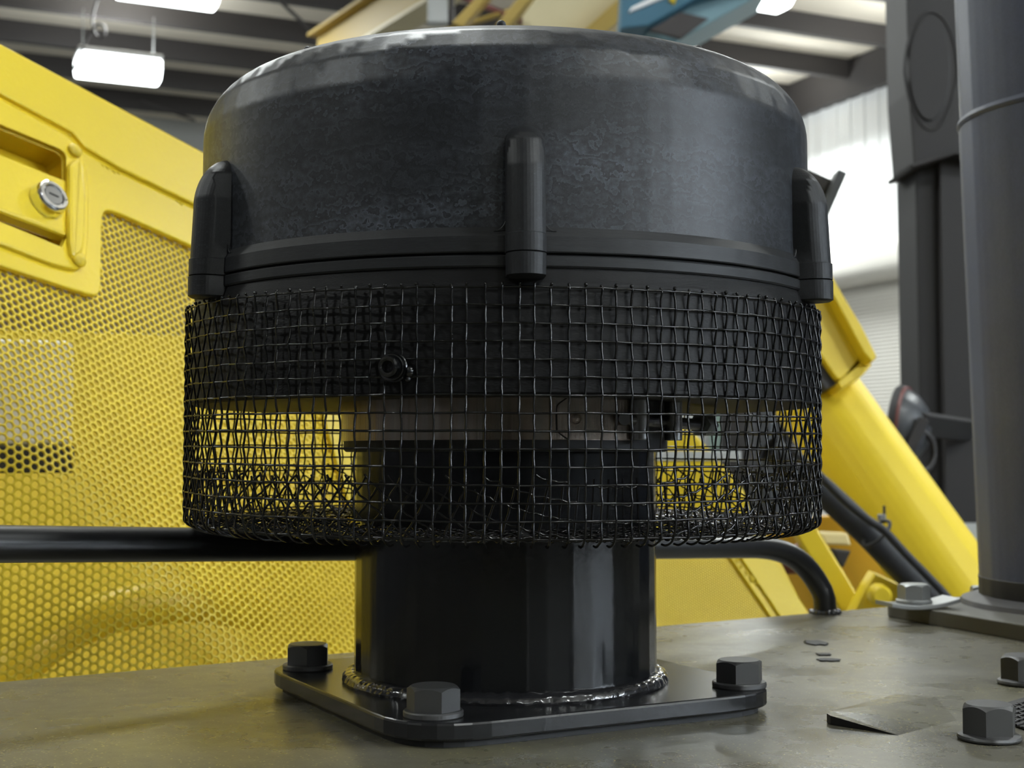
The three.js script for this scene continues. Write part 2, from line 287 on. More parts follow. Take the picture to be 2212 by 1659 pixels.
// ------------------------------------------------------------------ air precleaner: drum, hood, clamp bosses
{
  const t = base('air_precleaner', 'black domed plastic air precleaner mounted on the intake pipe', 'air precleaner', V(0, 0.195, 0));
  const Y = -0.195;                                              // heights below are above the deck
  const L = (pts, seg = 192, cr = 0.4) => lathe(pts.map(([r, y]) => [r, y + Y]), seg, cr);
  obj('drum', L([[0.06, 0.150], [0.1555, 0.1475], [0.1567, 0.1485], [0.1567, 0.1925], [0.1545, 0.1990], [0.1520, 0.2165], [0.1505, 0.2165]], 192, 0.5), M.drum, t);
  obj('drum_base', L([[0.0765, 0.148], [0.0832, 0.150], [0.0832, 0.1497], [0.1532, 0.1473], [0.1532, 0.1515], [0.0765, 0.1515]], 128), M.drum, t);
  obj('neck', L([[0.0775, 0.1258], [0.081, 0.1250], [0.0822, 0.1262], [0.0822, 0.150], [0.0775, 0.150]], 128), M.rubber, t);
  const hood = new THREE.Group(); hood.name = 'hood'; hood.position.y = 0.0150; t.add(hood);
  const H = Y - 0.020;
  const arc = []; for (let k = 0; k <= 14; k++) { const a = k / 14 * Math.PI / 2; arc.push([0.1235 + 0.0288 * Math.cos(a), 0.2822 + 0.0288 * Math.sin(a)]); }
  const shellPts = [[0.1531, 0.2195], [0.1526, 0.225], ...arc, [0.10, 0.3124], [0.05, 0.3149], [0, 0.3159]];
  const hg = lathe(shellPts.map(([r, y]) => [r, y + H]), 256, 0.7);
  { const p = hg.attributes.position, uv = hg.attributes.uv; for (let i = 0; i < p.count; i++) { const y = p.getY(i) - H, r = Math.hypot(p.getX(i), p.getZ(i)); let u = uv.getX(i); uv.setXY(i, u * 2, (y - 0.21) / 0.23 + (0.15 - r) * 1.5); } }
  const shell = obj('hood_shell', hg, M.hood, hood);
  const ring = (n, pts, m) => obj(n, lathe(pts.map(([r, y]) => [r, y + H]), 224, 0.35), m, hood);
  ring('rim_band', [[0.1490, 0.2196], [0.1530, 0.2205], [0.1540, 0.2190], [0.1550, 0.2172], [0.1555, 0.2165], [0.1558, 0.2103], [0.1555, 0.2098], [0.1480, 0.2098]], M.hoodPlain);
  ring('seam', [[0.1475, 0.2100], [0.1535, 0.2100], [0.1535, 0.2085], [0.1475, 0.2085]], M.rubber);
  ring('lower_band', [[0.1475, 0.2087], [0.1553, 0.2087], [0.1558, 0.2082], [0.1558, 0.2045], [0.1553, 0.2038], [0.1475, 0.2034]], M.hoodPlain);
  // clamp bosses: half round pads that lean out of the wall and close in a dome
  const boss = (sections) => {                                   // sections: [height, half width, reach]
    const pos = [], idx = [], n = 18, m = n + 3;
    for (const [y, w, e] of sections) { const q = Math.min(w * 0.95, e - 0.1465); pos.push(-w, y, 0.1465); for (let k = 0; k <= n; k++) { const a = -Math.PI / 2 + k / n * Math.PI; pos.push(w * Math.sin(a), y, e - q + q * Math.cos(a)); } pos.push(w, y, 0.1465); }
    for (let s = 0; s < sections.length - 1; s++) for (let k = 0; k < m - 1; k++) { const a = s * m + k; idx.push(a, a + 1, a + m, a + 1, a + m + 1, a + m); }
    const g = new THREE.BufferGeometry(); g.setAttribute('position', new THREE.Float32BufferAttribute(pos, 3)); g.setAttribute('uv', new THREE.Float32BufferAttribute(pos.flatMap((_, i) => i % 3 ? [] : [(pos[i] + pos[i + 2]) * 12, pos[i + 1] * 12]), 2)); g.setIndex(idx);
    return toCreasedNormals(g, 0.7);
  };
  const top = [[0.2105, 0.0080, 0.1678]]; for (let k = 0; k <= 3; k++) top.push([0.2165 + k * 0.0075, 0.0080, 0.1677 - k * 0.0004]);
  for (let k = 1; k <= 18; k++) { const y = 0.2390 + 0.0236 * Math.sin(k / 18 * Math.PI / 2), d = (y - 0.2390) / 0.0236, c = (y - 0.2543) / 0.0083; top.push([y, 0.0080 * Math.sqrt(Math.max(2e-4, 1 - Math.pow(Math.max(0, c), 2))), 0.1500 + 0.0166 * Math.sqrt(Math.max(0, 1 - d * d))]); }
  const bossTop = boss(top.map(([y, w, e]) => [y + H, w, e]));
  const collar = boss([[0.2088, 0.0079, 0.1680], [0.2090, 0.0082, 0.1684], [0.2162, 0.0082, 0.1683], [0.2165, 0.0079, 0.1678]].map(([y, w, e]) => [y + H, w, e]));
  const low = boss([[0.1988, 0.0001, 0.1470], [0.1989, 0.0071, 0.1672], [0.1997, 0.0079, 0.1686], [0.2083, 0.0081, 0.1686], [0.2086, 0.0079, 0.1680], [0.2087, 0.0001, 0.147]].map(([y, w, e]) => [y + H, w, e]));
  const fil = []; { const pts = [[0, 0]]; for (let k = 0; k <= 8; k++) { const a = k / 8 * Math.PI / 2; pts.push([0.0045 - 0.0045 * Math.sin(a), 0.0045 - 0.0045 * Math.cos(a)].reverse()); } for (const s of [-1, 1]) { const g = extrude(shapeOf([[0, 0], [0.005, 0], [0.0034, 0.0005], [0.0021, 0.0013], [0.0010, 0.0026], [0.0003, 0.0042], [0, 0.006]].map(([x, y]) => [x * s, y])), 0.006, 0.0003, 1); g.translate(s * 0.0078, 0.2185 + H, 0.1478); fil.push(g); } }
  for (let k = 0; k < 6; k++) {
    const b = new THREE.Group(); b.name = 'clamp_boss'; b.rotation.y = (3.2 + 60 * k) * Math.PI / 180; hood.add(b);
    obj('boss_top', bossTop, M.hoodPlain, b); obj('boss_collar', collar, M.hoodPlain, b); obj('boss_foot', low, M.hoodPlain, b); obj('boss_fillet', fil, M.hoodPlain, b);
    for (const c of b.children) c.name = c.name.replace(/_\d{3}$/, '');
  }
  // radial ribs on the dome, their rounded ends show over the crown
  const rib = new THREE.CapsuleGeometry(0.0021, 0.07, 6, 12).rotateX(Math.PI / 2).translate(0, 0.3120 + H, 0.09); rib.scale(1, 1, 1);
  for (let k = 0; k < 8; k++) { const r = obj('hood_rib', rib, M.hoodPlain, hood); r.rotation.y = (-0.6 + 45 * k) * Math.PI / 180; }
}

// ------------------------------------------------------------------ clamp band on the neck
{
  const t = base('band_clamp', 'shiny stainless band clamp round the black neck, seen through the wire screen', 'clamp', V(0, 0.1303, 0));
  const R = 0.0835, span = (a0, a1, r, y0, y1, th, n = 96) => { const g = new THREE.LatheGeometry([[r, y0], [r + th, y0], [r + th, y1], [r, y1], [r, y0]].map(([x, y]) => new THREE.Vector2(x, y)), n, a0 * Math.PI / 180, (a1 - a0) * Math.PI / 180); return toCreasedNormals(g, 0.5); };
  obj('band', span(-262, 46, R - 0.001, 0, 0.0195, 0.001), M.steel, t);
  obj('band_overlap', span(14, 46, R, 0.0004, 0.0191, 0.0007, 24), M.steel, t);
  // pressed latch outline and spot weld on the overlap
  const on = (a, y, r = R + 0.0008) => V(Math.sin(a * Math.PI / 180) * r, y, Math.cos(a * Math.PI / 180) * r);
  obj('pressed_line', [tube([on(20, 0.0001), on(16.4, 0.004), on(16.2, 0.0055), on(16.2, 0.014), on(16.4, 0.0155), on(20, 0.0194)], 0.0003, 40, 6)], M.drum, t);
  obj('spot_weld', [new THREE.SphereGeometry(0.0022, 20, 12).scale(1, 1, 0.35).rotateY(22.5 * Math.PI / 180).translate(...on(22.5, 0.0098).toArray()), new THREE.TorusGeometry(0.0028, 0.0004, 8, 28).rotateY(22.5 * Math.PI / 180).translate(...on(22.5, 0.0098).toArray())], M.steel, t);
  // T bolt that draws the two looped ends together
  for (const a of [46, 70]) obj('band_loop', ((a) => { const p = on(a, 0.00975, R + 0.004); return lathe([[0.0018, -0.0095], [0.0042, -0.0095], [0.0044, -0.009], [0.0044, 0.009], [0.0042, 0.0095], [0.0018, 0.0095]], 28).translate(p.x, p.y, p.z); })(a), M.satin, t);
  const a = on(38, 0.0098, R + 0.006), b = on(100, 0.0088, R + 0.022);
  obj('clamp_bolt', aimed(lathe([[0, 0], [0.003, 0], [0.003, a.distanceTo(b) + 0.012], [0, a.distanceTo(b) + 0.012]], 20), a, b), M.satin, t);
  obj('clamp_nut', aimed(new THREE.CylinderGeometry(0.0062, 0.0062, 0.012, 6).toNonIndexed(), b, b.clone().add(b.clone().sub(a))), M.zinc, t);
}

// ------------------------------------------------------------------ woven wire screen round the drum
{
  const Rm = 0.1582, P = 0.0072, rows = 14, yTop = 0.1924, y0 = yTop - rows * P, N = 147, wr = 0.00050;
  const t = base('wire_screen', 'glossy black woven wire screen wrapped round the lower half of the precleaner', 'wire screen', V(-0.0012, (y0 + yTop) / 2, 0));
  t.rotation.set(0.012, 0, -0.004);
  const c = (y0 + yTop) / 2, cr = 0.00055;
  const wire = (pts, seg, rad = 6) => { const curve = new THREE.CatmullRomCurve3(pts), g = new THREE.TubeGeometry(curve, seg, wr, rad); const p = g.attributes.position, v = V(0, 0, 0); const ph = rnd() * 50; for (let i = 0; i < p.count; i++) { const s = Math.floor(i / (rad + 1)) / seg, ctr = curve.getPointAt(Math.min(1, s)); v.fromBufferAttribute(p, i).sub(ctr).multiplyScalar(1 + 0.07 * perlin.noise(s * seg * 0.3, ph, 0)).add(ctr); p.setXYZ(i, v.x, v.y, v.z); } g.computeVertexNormals(); const u = g.attributes.uv; for (let i = 0; i < u.count; i++) u.setX(i, u.getX(i) * 4); return g; };
  const ups = [];
  for (let k = 0; k < 16; k++) {
    const par = k % 2 ? 1 : -1, pts = [], j = rr(0.15, 0.45), f = rr(0, 9);
    pts.push(V(rr(-0.0003, 0.0003), y0 - 0.0034 - c, Rm - 0.0105), V(0, y0 - 0.0036 - c, Rm - 0.007), V(0, y0 - 0.0020 - c, Rm - 0.0028));
    for (let m = 0; m <= rows * 2; m++) { const y = y0 + m * P / 2, rad = m % 2 ? 0 : (m / 2 % 2 ? par : -par) * cr; if (m > 0 || true) pts.push(V(0.0010 * j * perlin.noise(m * 0.55, f, 0) * 0.6 + (m % 2 ? 0.00008 : -0.00008) * par, y - c, Rm + rad - (m < 1 ? 0.0006 : 0))); }
    pts.push(V(rr(-0.0004, 0.0004), yTop + rr(0.0008, 0.0015) - c, Rm + rr(-0.0002, 0.0005)));
    const w = wire(pts, 120), end = pts[pts.length - 1];
    ups.push(mergeGeometries([w.toNonIndexed(), new THREE.SphereGeometry(wr * (k % 3 ? 1.25 : 1.7), 8, 6).toNonIndexed().translate(end.x, end.y, end.z)]));
  }
  for (let k = 0; k < N; k++) { const m = obj('upright_wire', ups[(k % 2) + 2 * Math.floor(rnd() * 8)], M.wire, t); m.rotation.y = (k + rr(-0.09, 0.09)) / N * 2 * Math.PI; }
  for (let h = 0; h <= rows; h++) {
    const pts = [], f = h * 13.7; for (let k = 0; k < N * 2; k++) { const a = k / (N * 2) * 2 * Math.PI, rad = k % 2 ? 0 : ((k / 2 + h) % 2 ? 1 : -1) * -cr * 0.8, rv = h === 0 ? -0.0012 : 0; pts.push(V(Math.sin(a) * (Rm + rad + rv), y0 + h * P - c + 0.0004 * perlin.noise(Math.cos(a) * 7 + f, Math.sin(a) * 7, h), Math.cos(a) * (Rm + rad + rv))); }
    const g = new THREE.TubeGeometry(new THREE.CatmullRomCurve3(pts, true), N * 5, wr, 6, true); { const u = g.attributes.uv; for (let i = 0; i < u.count; i++) u.setX(i, u.getX(i) * 30); }
    obj('hoop_wire', g, M.wire, t);
  }
  // floor of the same mesh, its rim folded up inside the wall
  const Rf = Rm - 0.0045, up = 0.0262, yf = y0 - 0.0012 - c, rot = -18 * Math.PI / 180, hole = R_STEM + 0.003;
  const fold = (x, z) => { const r = Math.hypot(x, z), k = r > Rf ? Rf / r : 1, s = clamp((r - Rf + 0.003) / 0.006); return V(x * k - (r > Rf - 0.003 && r <= Rf ? 0 : 0), yf + (r > Rf ? r - Rf : 0) + 0.0007 * perlin.noise(x * 160, z * 160, 4), z * k); };
  for (let dir = 0; dir < 2; dir++) for (let i = -25; i <= 25; i++) {
    const d = (i + 0.37) * P, reach = Math.sqrt(Math.max(0, (Rf + up) ** 2 - d * d)) * rr(0.985, 1.0); if (reach < 0.02) continue;
    const inn = Math.abs(d) < hole ? Math.sqrt(hole * hole - d * d) : 0;
    for (const [a0, a1] of inn ? [[-reach, -inn], [inn, reach]] : [[-reach, reach]]) {
      const pts = [], n = Math.max(4, Math.round((a1 - a0) / 0.0036));
      for (let k = 0; k <= n; k++) { const a = lerp(a0, a1, k / n), x = dir ? d : a, z = dir ? a : d; const q = fold(x * Math.cos(rot) - z * Math.sin(rot), x * Math.sin(rot) + z * Math.cos(rot)); q.y += (k % 2 ? 1 : -1) * (dir ? 1 : -1) * 0.0004; pts.push(q); }
      obj('floor_wire', new THREE.TubeGeometry(new THREE.CatmullRomCurve3(pts), n * 2, wr, 6), M.wire, t);
    }
  }
  // socket screw and washers that hold the screen to the drum
  const s = base('socket_screw', 'black socket screw with round washers on the front of the wire screen', 'screw', V(0, 0, 0));
  s.scale.setScalar(1.14); s.position.copy(at(849, 794, 0.556)); s.rotation.y = -16.5 * Math.PI / 180; s.rotation.order = 'YXZ';
  const turnZ = (g) => g.rotateX(Math.PI / 2);
  obj('washer', turnZ(lathe([[0.002, -0.001], [0.0053, -0.001], [0.0055, -0.0006], [0.0055, 0.0004], [0.0052, 0.0008], [0.002, 0.0008]], 40)), M.wire, s);
  obj('lock_washer', turnZ(lathe([[0.002, 0.0008], [0.0045, 0.0008], [0.0047, 0.0012], [0.0047, 0.0018], [0.0044, 0.0021], [0.002, 0.0021]], 40)), M.wire, s);
  obj('screw_head', turnZ(lathe([[0.0, 0.0028], [0.0021, 0.0028], [0.0022, 0.0052], [0.0029, 0.0056], [0.0036, 0.0050], [0.0038, 0.0042], [0.0038, 0.0020], [0.002, 0.0020]], 40)), M.wire, s);
  obj('paint_drop', [new THREE.SphereGeometry(0.0016, 12, 10).scale(1, 1.3, 0.8).translate(0.0062, -0.0016, 0), new THREE.SphereGeometry(0.0012, 12, 10).translate(0.0056, -0.0042, 0)], M.wire, s);
}

// ------------------------------------------------------------------ grab rail
{
  const t = base('grab_rail', 'bent black tube rail running behind the intake pipe and welded to the deck', 'rail');
  const l0 = at(0, 1175, 0.64), r0 = at(1640, 1181, 1.06), dir = r0.clone().sub(l0), start = l0.clone().addScaledVector(dir, -0.5), foot = at(1780, 1322, 1.095); foot.y = 0;
  const q = r0.clone().addScaledVector(dir.clone().normalize(), -0.012), cp = r0.clone().addScaledVector(dir.clone().normalize(), 0.058), e = V(foot.x, 0.014, foot.z);
  const pts = []; for (let k = 0; k <= 8; k++) pts.push(start.clone().lerp(q, k / 8));
  const bz = new THREE.CubicBezierCurve3(q, q.clone().lerp(cp, 0.72), cp.clone().lerp(e, 0.30), e); for (let k = 1; k <= 10; k++) pts.push(bz.getPoint(k / 10)); pts.push(V(foot.x + 0.001, -0.001, foot.z));
  obj('rail_tube', tube(pts, 0.0087, 160, 28), M.black, t);
  const beads = []; for (let k = 0; k < 16; k++) { const a = k / 16 * 2 * Math.PI; beads.push(new THREE.SphereGeometry(rr(0.002, 0.0034), 10, 8).scale(1, rr(0.7, 1.1), 1).translate(foot.x + 0.001 + Math.cos(a) * 0.0102, 0.001, foot.z + Math.sin(a) * 0.0102)); }
  obj('weld_bead', beads, phys([0.03, 0.03, 0.033], 0.2, { clearcoat: 0.8 }), t);
}

// ------------------------------------------------------------------ engine door on the left: bent perforated sheet in a frame
const planeAt = (P0, n, px, py, off = 0) => { const r = ray(px, py), t = (n.dot(P0) + off - n.dot(CAM)) / n.dot(r); return CAM.clone().addScaledVector(r, t); };
function basisOf(P0, e1, e2, n) { return new THREE.Matrix4().makeBasis(e1, e2, n).setPosition(P0); }
// a lattice of round holes in thin sheet: map(s, t, w) bends the flat sheet (w runs along its normal)
function perforated(cells, p, r, rot, map, sides, lip) {
  const pos = [], nor = [], idx = [], hexR = p / Math.sqrt(3), c = Math.cos(rot), sn = Math.sin(rot), e = 1e-4, a = V(0, 0, 0), b = V(0, 0, 0);
  for (const [cs, ct] of cells) {
    const o = map(cs, ct, 0), ds = map(cs + e, ct, 0).sub(o).divideScalar(e), dt = map(cs, ct + e, 0).sub(o).divideScalar(e), n = ds.clone().cross(dt).normalize(), b0 = pos.length / 3;
    const put = (s, t, w, ns, nt, nn) => { const q = map(cs + s, ct + t, 0).addScaledVector(n, w); pos.push(q.x, q.y, q.z); const m = a.copy(n).multiplyScalar(nn).addScaledVector(ds, ns).addScaledVector(dt, nt).normalize(); nor.push(m.x, m.y, m.z); };
    for (let k = 0; k < sides; k++) {
      const th = k / sides * 2 * Math.PI, x = Math.cos(th), y = Math.sin(th), sect = ((th % (Math.PI / 3)) + Math.PI / 3) % (Math.PI / 3), hr = hexR * Math.cos(Math.PI / 6) / Math.cos(sect - Math.PI / 6);
      const X = x * c - y * sn, Y = x * sn + y * c;
      put(X * hr, Y * hr, 0, 0, 0, 1); put(X * (r + lip), Y * (r + lip), 0, -X * 0.25, -Y * 0.25, 1); put(X * r, Y * r, -lip, -X, -Y, 0.35); put(X * r, Y * r, -0.0016, -X, -Y, 0);
      put(X * r, Y * r, -0.0016, 0, 0, -1); put(X * hr, Y * hr, -0.0016, 0, 0, -1);
    }
    for (let k = 0; k < sides; k++) { const k2 = (k + 1) % sides; for (const [i, j] of [[0, 1], [1, 2], [2, 3], [4, 5]]) { const q = b0 + k * 6, w = b0 + k2 * 6; idx.push(q + i, w + i, q + j, w + i, w + j, q + j); } }
  }
  const g = new THREE.BufferGeometry(); g.setAttribute('position', new THREE.Float32BufferAttribute(pos, 3)); g.setAttribute('normal', new THREE.Float32BufferAttribute(nor, 3)); g.setAttribute('uv', new THREE.Float32BufferAttribute(new Float32Array(pos.length / 3 * 2), 2)); g.setIndex(idx);
  return g;
}
const NC = V(0.78, 0.42, 0.46).normalize(), PC = at(300, 560, 1.115);
const K1 = planeAt(PC, NC, 0, 850), K2 = planeAt(PC, NC, 557, 1418), E1 = K2.clone().sub(K1).normalize(), E2 = NC.clone().cross(E1);
const onC = (px, py, off = 0) => { const q = planeAt(K1, NC, px, py, off).sub(K1); return [q.dot(E1), q.dot(E2)]; };
const doorM = basisOf(K1, E1, E2, NC);
{
  const door = base('engine_door', 'yellow engine door with a bent perforated grille and a paddle latch', 'door');
  const plate = (name, px, off, th, bev, m = M.yellow, parent = door, radii = [], holes = []) => {
    const g = extrude(shapeOf(rounded(px.map(([x, y]) => onC(x, y, off)), radii), holes.map((h) => h.map(([x, y]) => onC(x, y, off)))), th - 2 * bev, bev, 2).translate(0, 0, off - th + bev);
    return obj(name, planarUV(g, 'x', 'y').applyMatrix4(doorM), m, parent);
  };
  const opening = [[-170, 190], [0, 264], [130, 318], [142, 328], [147, 340], [148, 515], [136, 539], [0, 483], [-170, 412]];
  plate('door_frame', [[-620, -155], [0, 208], [156, 292], [182, 322], [262, 369], [412, 442], [720, 590], [790, 870], [935, 1470], [865, 1470], [692, 870], [636, 655], [600, 612], [407, 527], [236, 450], [221, 462], [218, 640], [188, 634], [0, 572], [-620, 377]], 0.0, 0.005, 0.0012, M.yellow, door, [0, 0, 0.01, 0, 0, 0, 0.03, 0, 0, 0, 0, 0.02, 0.02, 0, 0.016, 0.01, 0.014, 0.012, 0, 0], [opening]);
  // bent grille
  const nB = (() => { const q = at(30, 1300, 0.94); const v = K2.clone().sub(K1).cross(q.sub(K1)); if (v.z < 0) v.negate(); return v.normalize(); })(), tB = nB.clone().cross(E1);
  const ang = Math.acos(clamp(NC.dot(nB), -1, 1)), W = 0.05;
  const map = (s, t) => {                                        // arc of width W over the crease
    const off = -0.007, R = W / ang;
    let x, z;                                                    // in the plane across the crease: x along E2 of the upper facet, z along NC
    if (t >= W / 2) { x = t - W / 2; z = 0; const q = K1.clone().addScaledVector(E1, s).addScaledVector(E2, x + R * Math.tan(ang / 2)).addScaledVector(NC, off); return q; }
    if (t <= -W / 2) { x = t + W / 2; return K1.clone().addScaledVector(E1, s).addScaledVector(tB, x - R * Math.tan(ang / 2)).addScaledVector(nB, off); }
    const f = (t + W / 2) / W, th = ang * f, side = Math.sign(nB.clone().cross(NC).dot(E1)) || 1;
    const start = K1.clone().addScaledVector(E1, s).addScaledVector(tB, -R * Math.tan(ang / 2)), cdir = nB.clone().multiplyScalar(side > 0 ? 1 : -1);
    // centre of the arc lies on the normal of the lower facet
    const ctr = start.clone().addScaledVector(cdir, R), rad = start.clone().sub(ctr).applyAxisAngle(E1, th * side);
    const nn = nB.clone().applyAxisAngle(E1, th * side);
    return ctr.add(rad).addScaledVector(nn, off);
  };
  const p = 0.00635, cd = (() => { const a = onC(300, 560), b = onC(303.45 * 1, 575.05); return Math.atan2(b[1] - a[1], b[0] - a[0]); })();
  const top = [onC(-600, 260), onC(-140, 440), onC(0, 490), onC(195, 560), onC(232, 440), onC(420, 505), onC(612, 600), onC(665, 690), onC(720, 880), onC(900, 1470)];
  const inTop = (s, t) => { let in_ = false; const poly = [...top, onC(700, 1600), onC(557, 1418), onC(0, 850), onC(-400, 450)]; for (let i = 0, j = poly.length - 1; i < poly.length; j = i++) { const [xi, yi] = poly[i], [xj, yj] = poly[j]; if ((yi > t) !== (yj > t) && s < (xj - xi) * (t - yi) / (yj - yi) + xi) in_ = !in_; } return in_; };
  const cells = [], c1 = [Math.cos(cd) * p, Math.sin(cd) * p], c2 = [Math.cos(cd + Math.PI / 3) * p, Math.sin(cd + Math.PI / 3) * p];
  for (let i = -160; i <= 160; i++) for (let j = -160; j <= 160; j++) {
    const s = i * c1[0] + j * c2[0], t = i * c1[1] + j * c2[1];
    if (s < -0.26 || s > 0.36 || t < -0.21 || t > 0.4) continue;
    if (t > 0 ? !(inTop(s, t) || s > onC(557, 1418)[0]) : t < -0.25) continue;
    if (t > 0 && s > onC(557, 1418)[0] && s > 0.36) continue;
    cells.push([s, t]);
  }
  obj('perforated_grille', perforated(cells, p, 0.00238, cd + Math.PI / 6, map, 12, 0.0004), M.yellowFlat, door);
  // upper cover above the seam, its lip bent back
  const cover = base('hood_cover', 'smooth yellow engine cover running down above the seam of the grille door', 'cover');
  const edge = [[-620, -236], [0, 95], [440, 330], [720, 480]];
  const cg = plate('cover_side', [...edge, [720, 583], [412, 436], [262, 363], [184, 316], [158, 285], [0, 200], [-620, -163]], 0.004, 0.006, 0.0015, M.yellow, cover);
  { const a = planeAt(K1, NC, -620, -236, 0.0), b = planeAt(K1, NC, 720, 480, 0.0), back = V(-0.8, 0.05, -0.6).normalize().multiplyScalar(0.05), d = NC.clone().multiplyScalar(-0.005), P = [a, b, b.clone().add(back), a.clone().add(back)], up = V(0, -0.004, 0);
    const pts = [...P, ...P.map((q) => q.clone().add(up))], g = new THREE.BufferGeometry(); g.setAttribute('position', new THREE.Float32BufferAttribute(pts.flatMap((q) => q.toArray()), 3)); g.setIndex([0, 1, 2, 0, 2, 3, 4, 6, 5, 4, 7, 6, 0, 4, 5, 0, 5, 1, 1, 5, 6, 1, 6, 2, 2, 6, 7, 2, 7, 3, 3, 7, 4, 3, 4, 0]); const q = g.toNonIndexed(); q.computeVertexNormals(); obj('cover_top', planarUV(q, 'x', 'z'), M.yellow, cover); }
  // backing strip behind the seam and lumpy paint runs along it
  plate('seam_backing', [[-620, -174], [0, 180], [190, 290], [420, 415], [720, 565], [720, 610], [410, 462], [190, 345], [0, 228], [-620, -115]], -0.006, 0.004, 0.0005, M.yellow, door);
  const runs = [];
  for (const [x, y, r] of [[186, 314, 4], [198, 322, 3], [214, 330, 3.4], [226, 337, 3], [238, 346, 2.6], [222, 358, 2.4], [232, 363, 3], [246, 371, 3.4], [256, 374, 3], [346, 408, 3], [354, 414, 2.6], [374, 422, 2.6], [382, 434, 3], [390, 440, 3.4], [400, 437, 2.6], [28, 226, 2], [66, 244, 2.2], [140, 283, 3], [150, 292, 3.2], [404, 437, 3], [360, 398, 2.4], [376, 408, 2.6]]) {
    const q = planeAt(K1, NC, x, y, 0.0); runs.push(new THREE.SphereGeometry(r * 0.00042, 12, 8).scale(1.5, 1, 0.8).applyMatrix4(new THREE.Matrix4().makeBasis(E1, E2, NC).setPosition(q)));
  }
  obj('paint_run', runs, M.yellow, door).userData.kind = 'stuff';
  // paddle latch
  const latch = new THREE.Group(); latch.name = 'paddle_latch'; door.add(latch);
  plate('latch_bezel', [[-210, 96], [0, 214], [152, 296], [172, 322], [186, 345], [194, 427], [192, 519], [186, 572], [166, 583], [114, 569], [0, 525], [-210, 440]], 0.004, 0.0055, 0.0018, M.yellow, latch, [0, 0, 0.01, 0, 0.01, 0, 0, 0.01, 0.01], [opening]);
  plate('latch_bar', [[150, 352], [172, 338], [182, 360], [188, 427], [186, 515], [180, 552], [158, 556], [151, 520]], 0.0085, 0.007, 0.003, M.yellow, latch, [0.006, 0.006, 0, 0, 0, 0.006, 0.006, 0]);
  for (const [x, y] of [[162, 325], [171, 561]]) obj('latch_rivet', new THREE.SphereGeometry(0.0062, 20, 14).scale(1, 1, 0.55).applyMatrix4(new THREE.Matrix4().makeBasis(E1, E2, NC).setPosition(planeAt(K1, NC, x, y, 0.0055))), M.yellow, latch);
  plate('latch_tray', [[-190, 122], [0, 225], [165, 310], [175, 560], [150, 575], [0, 510], [-190, 432]], -0.026, 0.004, 0.001, M.yellow, latch);
  const wall = []; for (let i = 0; i < opening.length; i++) {       // the tray's side walls
    const a = opening[i], b = opening[(i + 1) % opening.length], q = [onC(...a, -0.001), onC(...b, -0.001)], l = new THREE.Vector2(q[1][0] - q[0][0], q[1][1] - q[0][1]), th = Math.atan2(l.y, l.x);
    wall.push(new THREE.BoxGeometry(l.length() + 0.0015, 0.0015, 0.027).rotateZ(th).translate((q[0][0] + q[1][0]) / 2, (q[0][1] + q[1][1]) / 2, -0.0145));
  }
  obj('latch_tray_wall', wall.map((g) => g.applyMatrix4(doorM)), M.yellow, latch);
  plate('latch_paddle', [[-168, 270], [0, 332], [122, 381], [145, 390], [146, 508], [140, 507], [0, 455], [-168, 392]], 0.004, 0.012, 0.0025, M.yellow, latch);
  const lockP = planeAt(K1, NC, 98, 436, 0.004), lm = basisOf(lockP, E1, E2, NC), turn = (g) => g.rotateX(Math.PI / 2).applyMatrix4(lm);
  obj('lock_body', turn(lathe([[0, 0], [0.0142, 0], [0.0146, 0.0012], [0.0138, 0.0085], [0.0128, 0.0105], [0.0118, 0.0112], [0.0095, 0.0112], [0.0088, 0.0104], [0.0084, 0.0092], [0, 0.0092]], 64, 0.4)), M.chrome, latch);
  obj('lock_plug', [turn(lathe([[0, 0.0092], [0.0080, 0.0092], [0.0080, 0.0101], [0.0077, 0.0104], [0, 0.0104]], 40))], M.satin, latch);
  const hDir = planeAt(K1, NC, 130, 448, 0).sub(planeAt(K1, NC, 80, 425, 0)).normalize(), kx = lockP.clone().addScaledVector(NC, 0.0105);
  obj('key_slot', new THREE.BoxGeometry(0.0085, 0.0011, 0.0006).applyMatrix4(basisOf(kx, hDir, NC.clone().cross(hDir), NC)), M.pillarDark, latch);
  obj('lock_mark', new THREE.CylinderGeometry(0.0008, 0.0008, 0.0006, 10).rotateX(Math.PI / 2).applyMatrix4(basisOf(lockP.clone().addScaledVector(NC, 0.0112).addScaledVector(hDir, 0.0106), E1, E2, NC)), M.pillarDark, latch);
  // what shows through the holes: yellow inner bulkhead, a pipe, a pale box
  const bk = base('inner_bulkhead', 'yellow sheet bulkhead seen through the holes of the grille', 'panel');
  const c0 = at(200, 1150, 1.20), m4 = new THREE.Matrix4().makeBasis(E1.clone().cross(nB).normalize(), E1.clone().negate(), nB).setPosition(c0);
  const right = V(0.93, 0, -0.36).normalize(), upv = V(-0.2, 0.8, -0.55).normalize().addScaledVector(right, -right.dot(V(-0.2, 0.8, -0.55).normalize())).normalize();
  obj('bulkhead_sheet', new RoundedBoxGeometry(0.66, 0.62, 0.006, 2, 0.002).applyMatrix4(basisOf(c0.clone().add(V(0.04, -0.06, -0.06)), right, upv, right.clone().cross(upv).normalize())), M.yellowFlat, bk);
  const ln = base('shade_backing', 'brown grey sheet added behind the upper holes of the grille to darken them as shade', 'panel');  // added sheet, its dark colour stands in for shade inside the bay
  obj('shade_sheet', new RoundedBoxGeometry(0.9, 0.34, 0.006, 2, 0.002).applyMatrix4(basisOf(at(240, 640, 1.52), V(0.85, 0, -0.52).normalize(), V(0, 1, 0), V(0.52, 0, 0.85).normalize())), std([0.20, 0.15, 0.11], 0.7), ln);
  const pipe = base('yellow_pipe', 'curved yellow pipe lying behind the lower part of the grille', 'pipe');
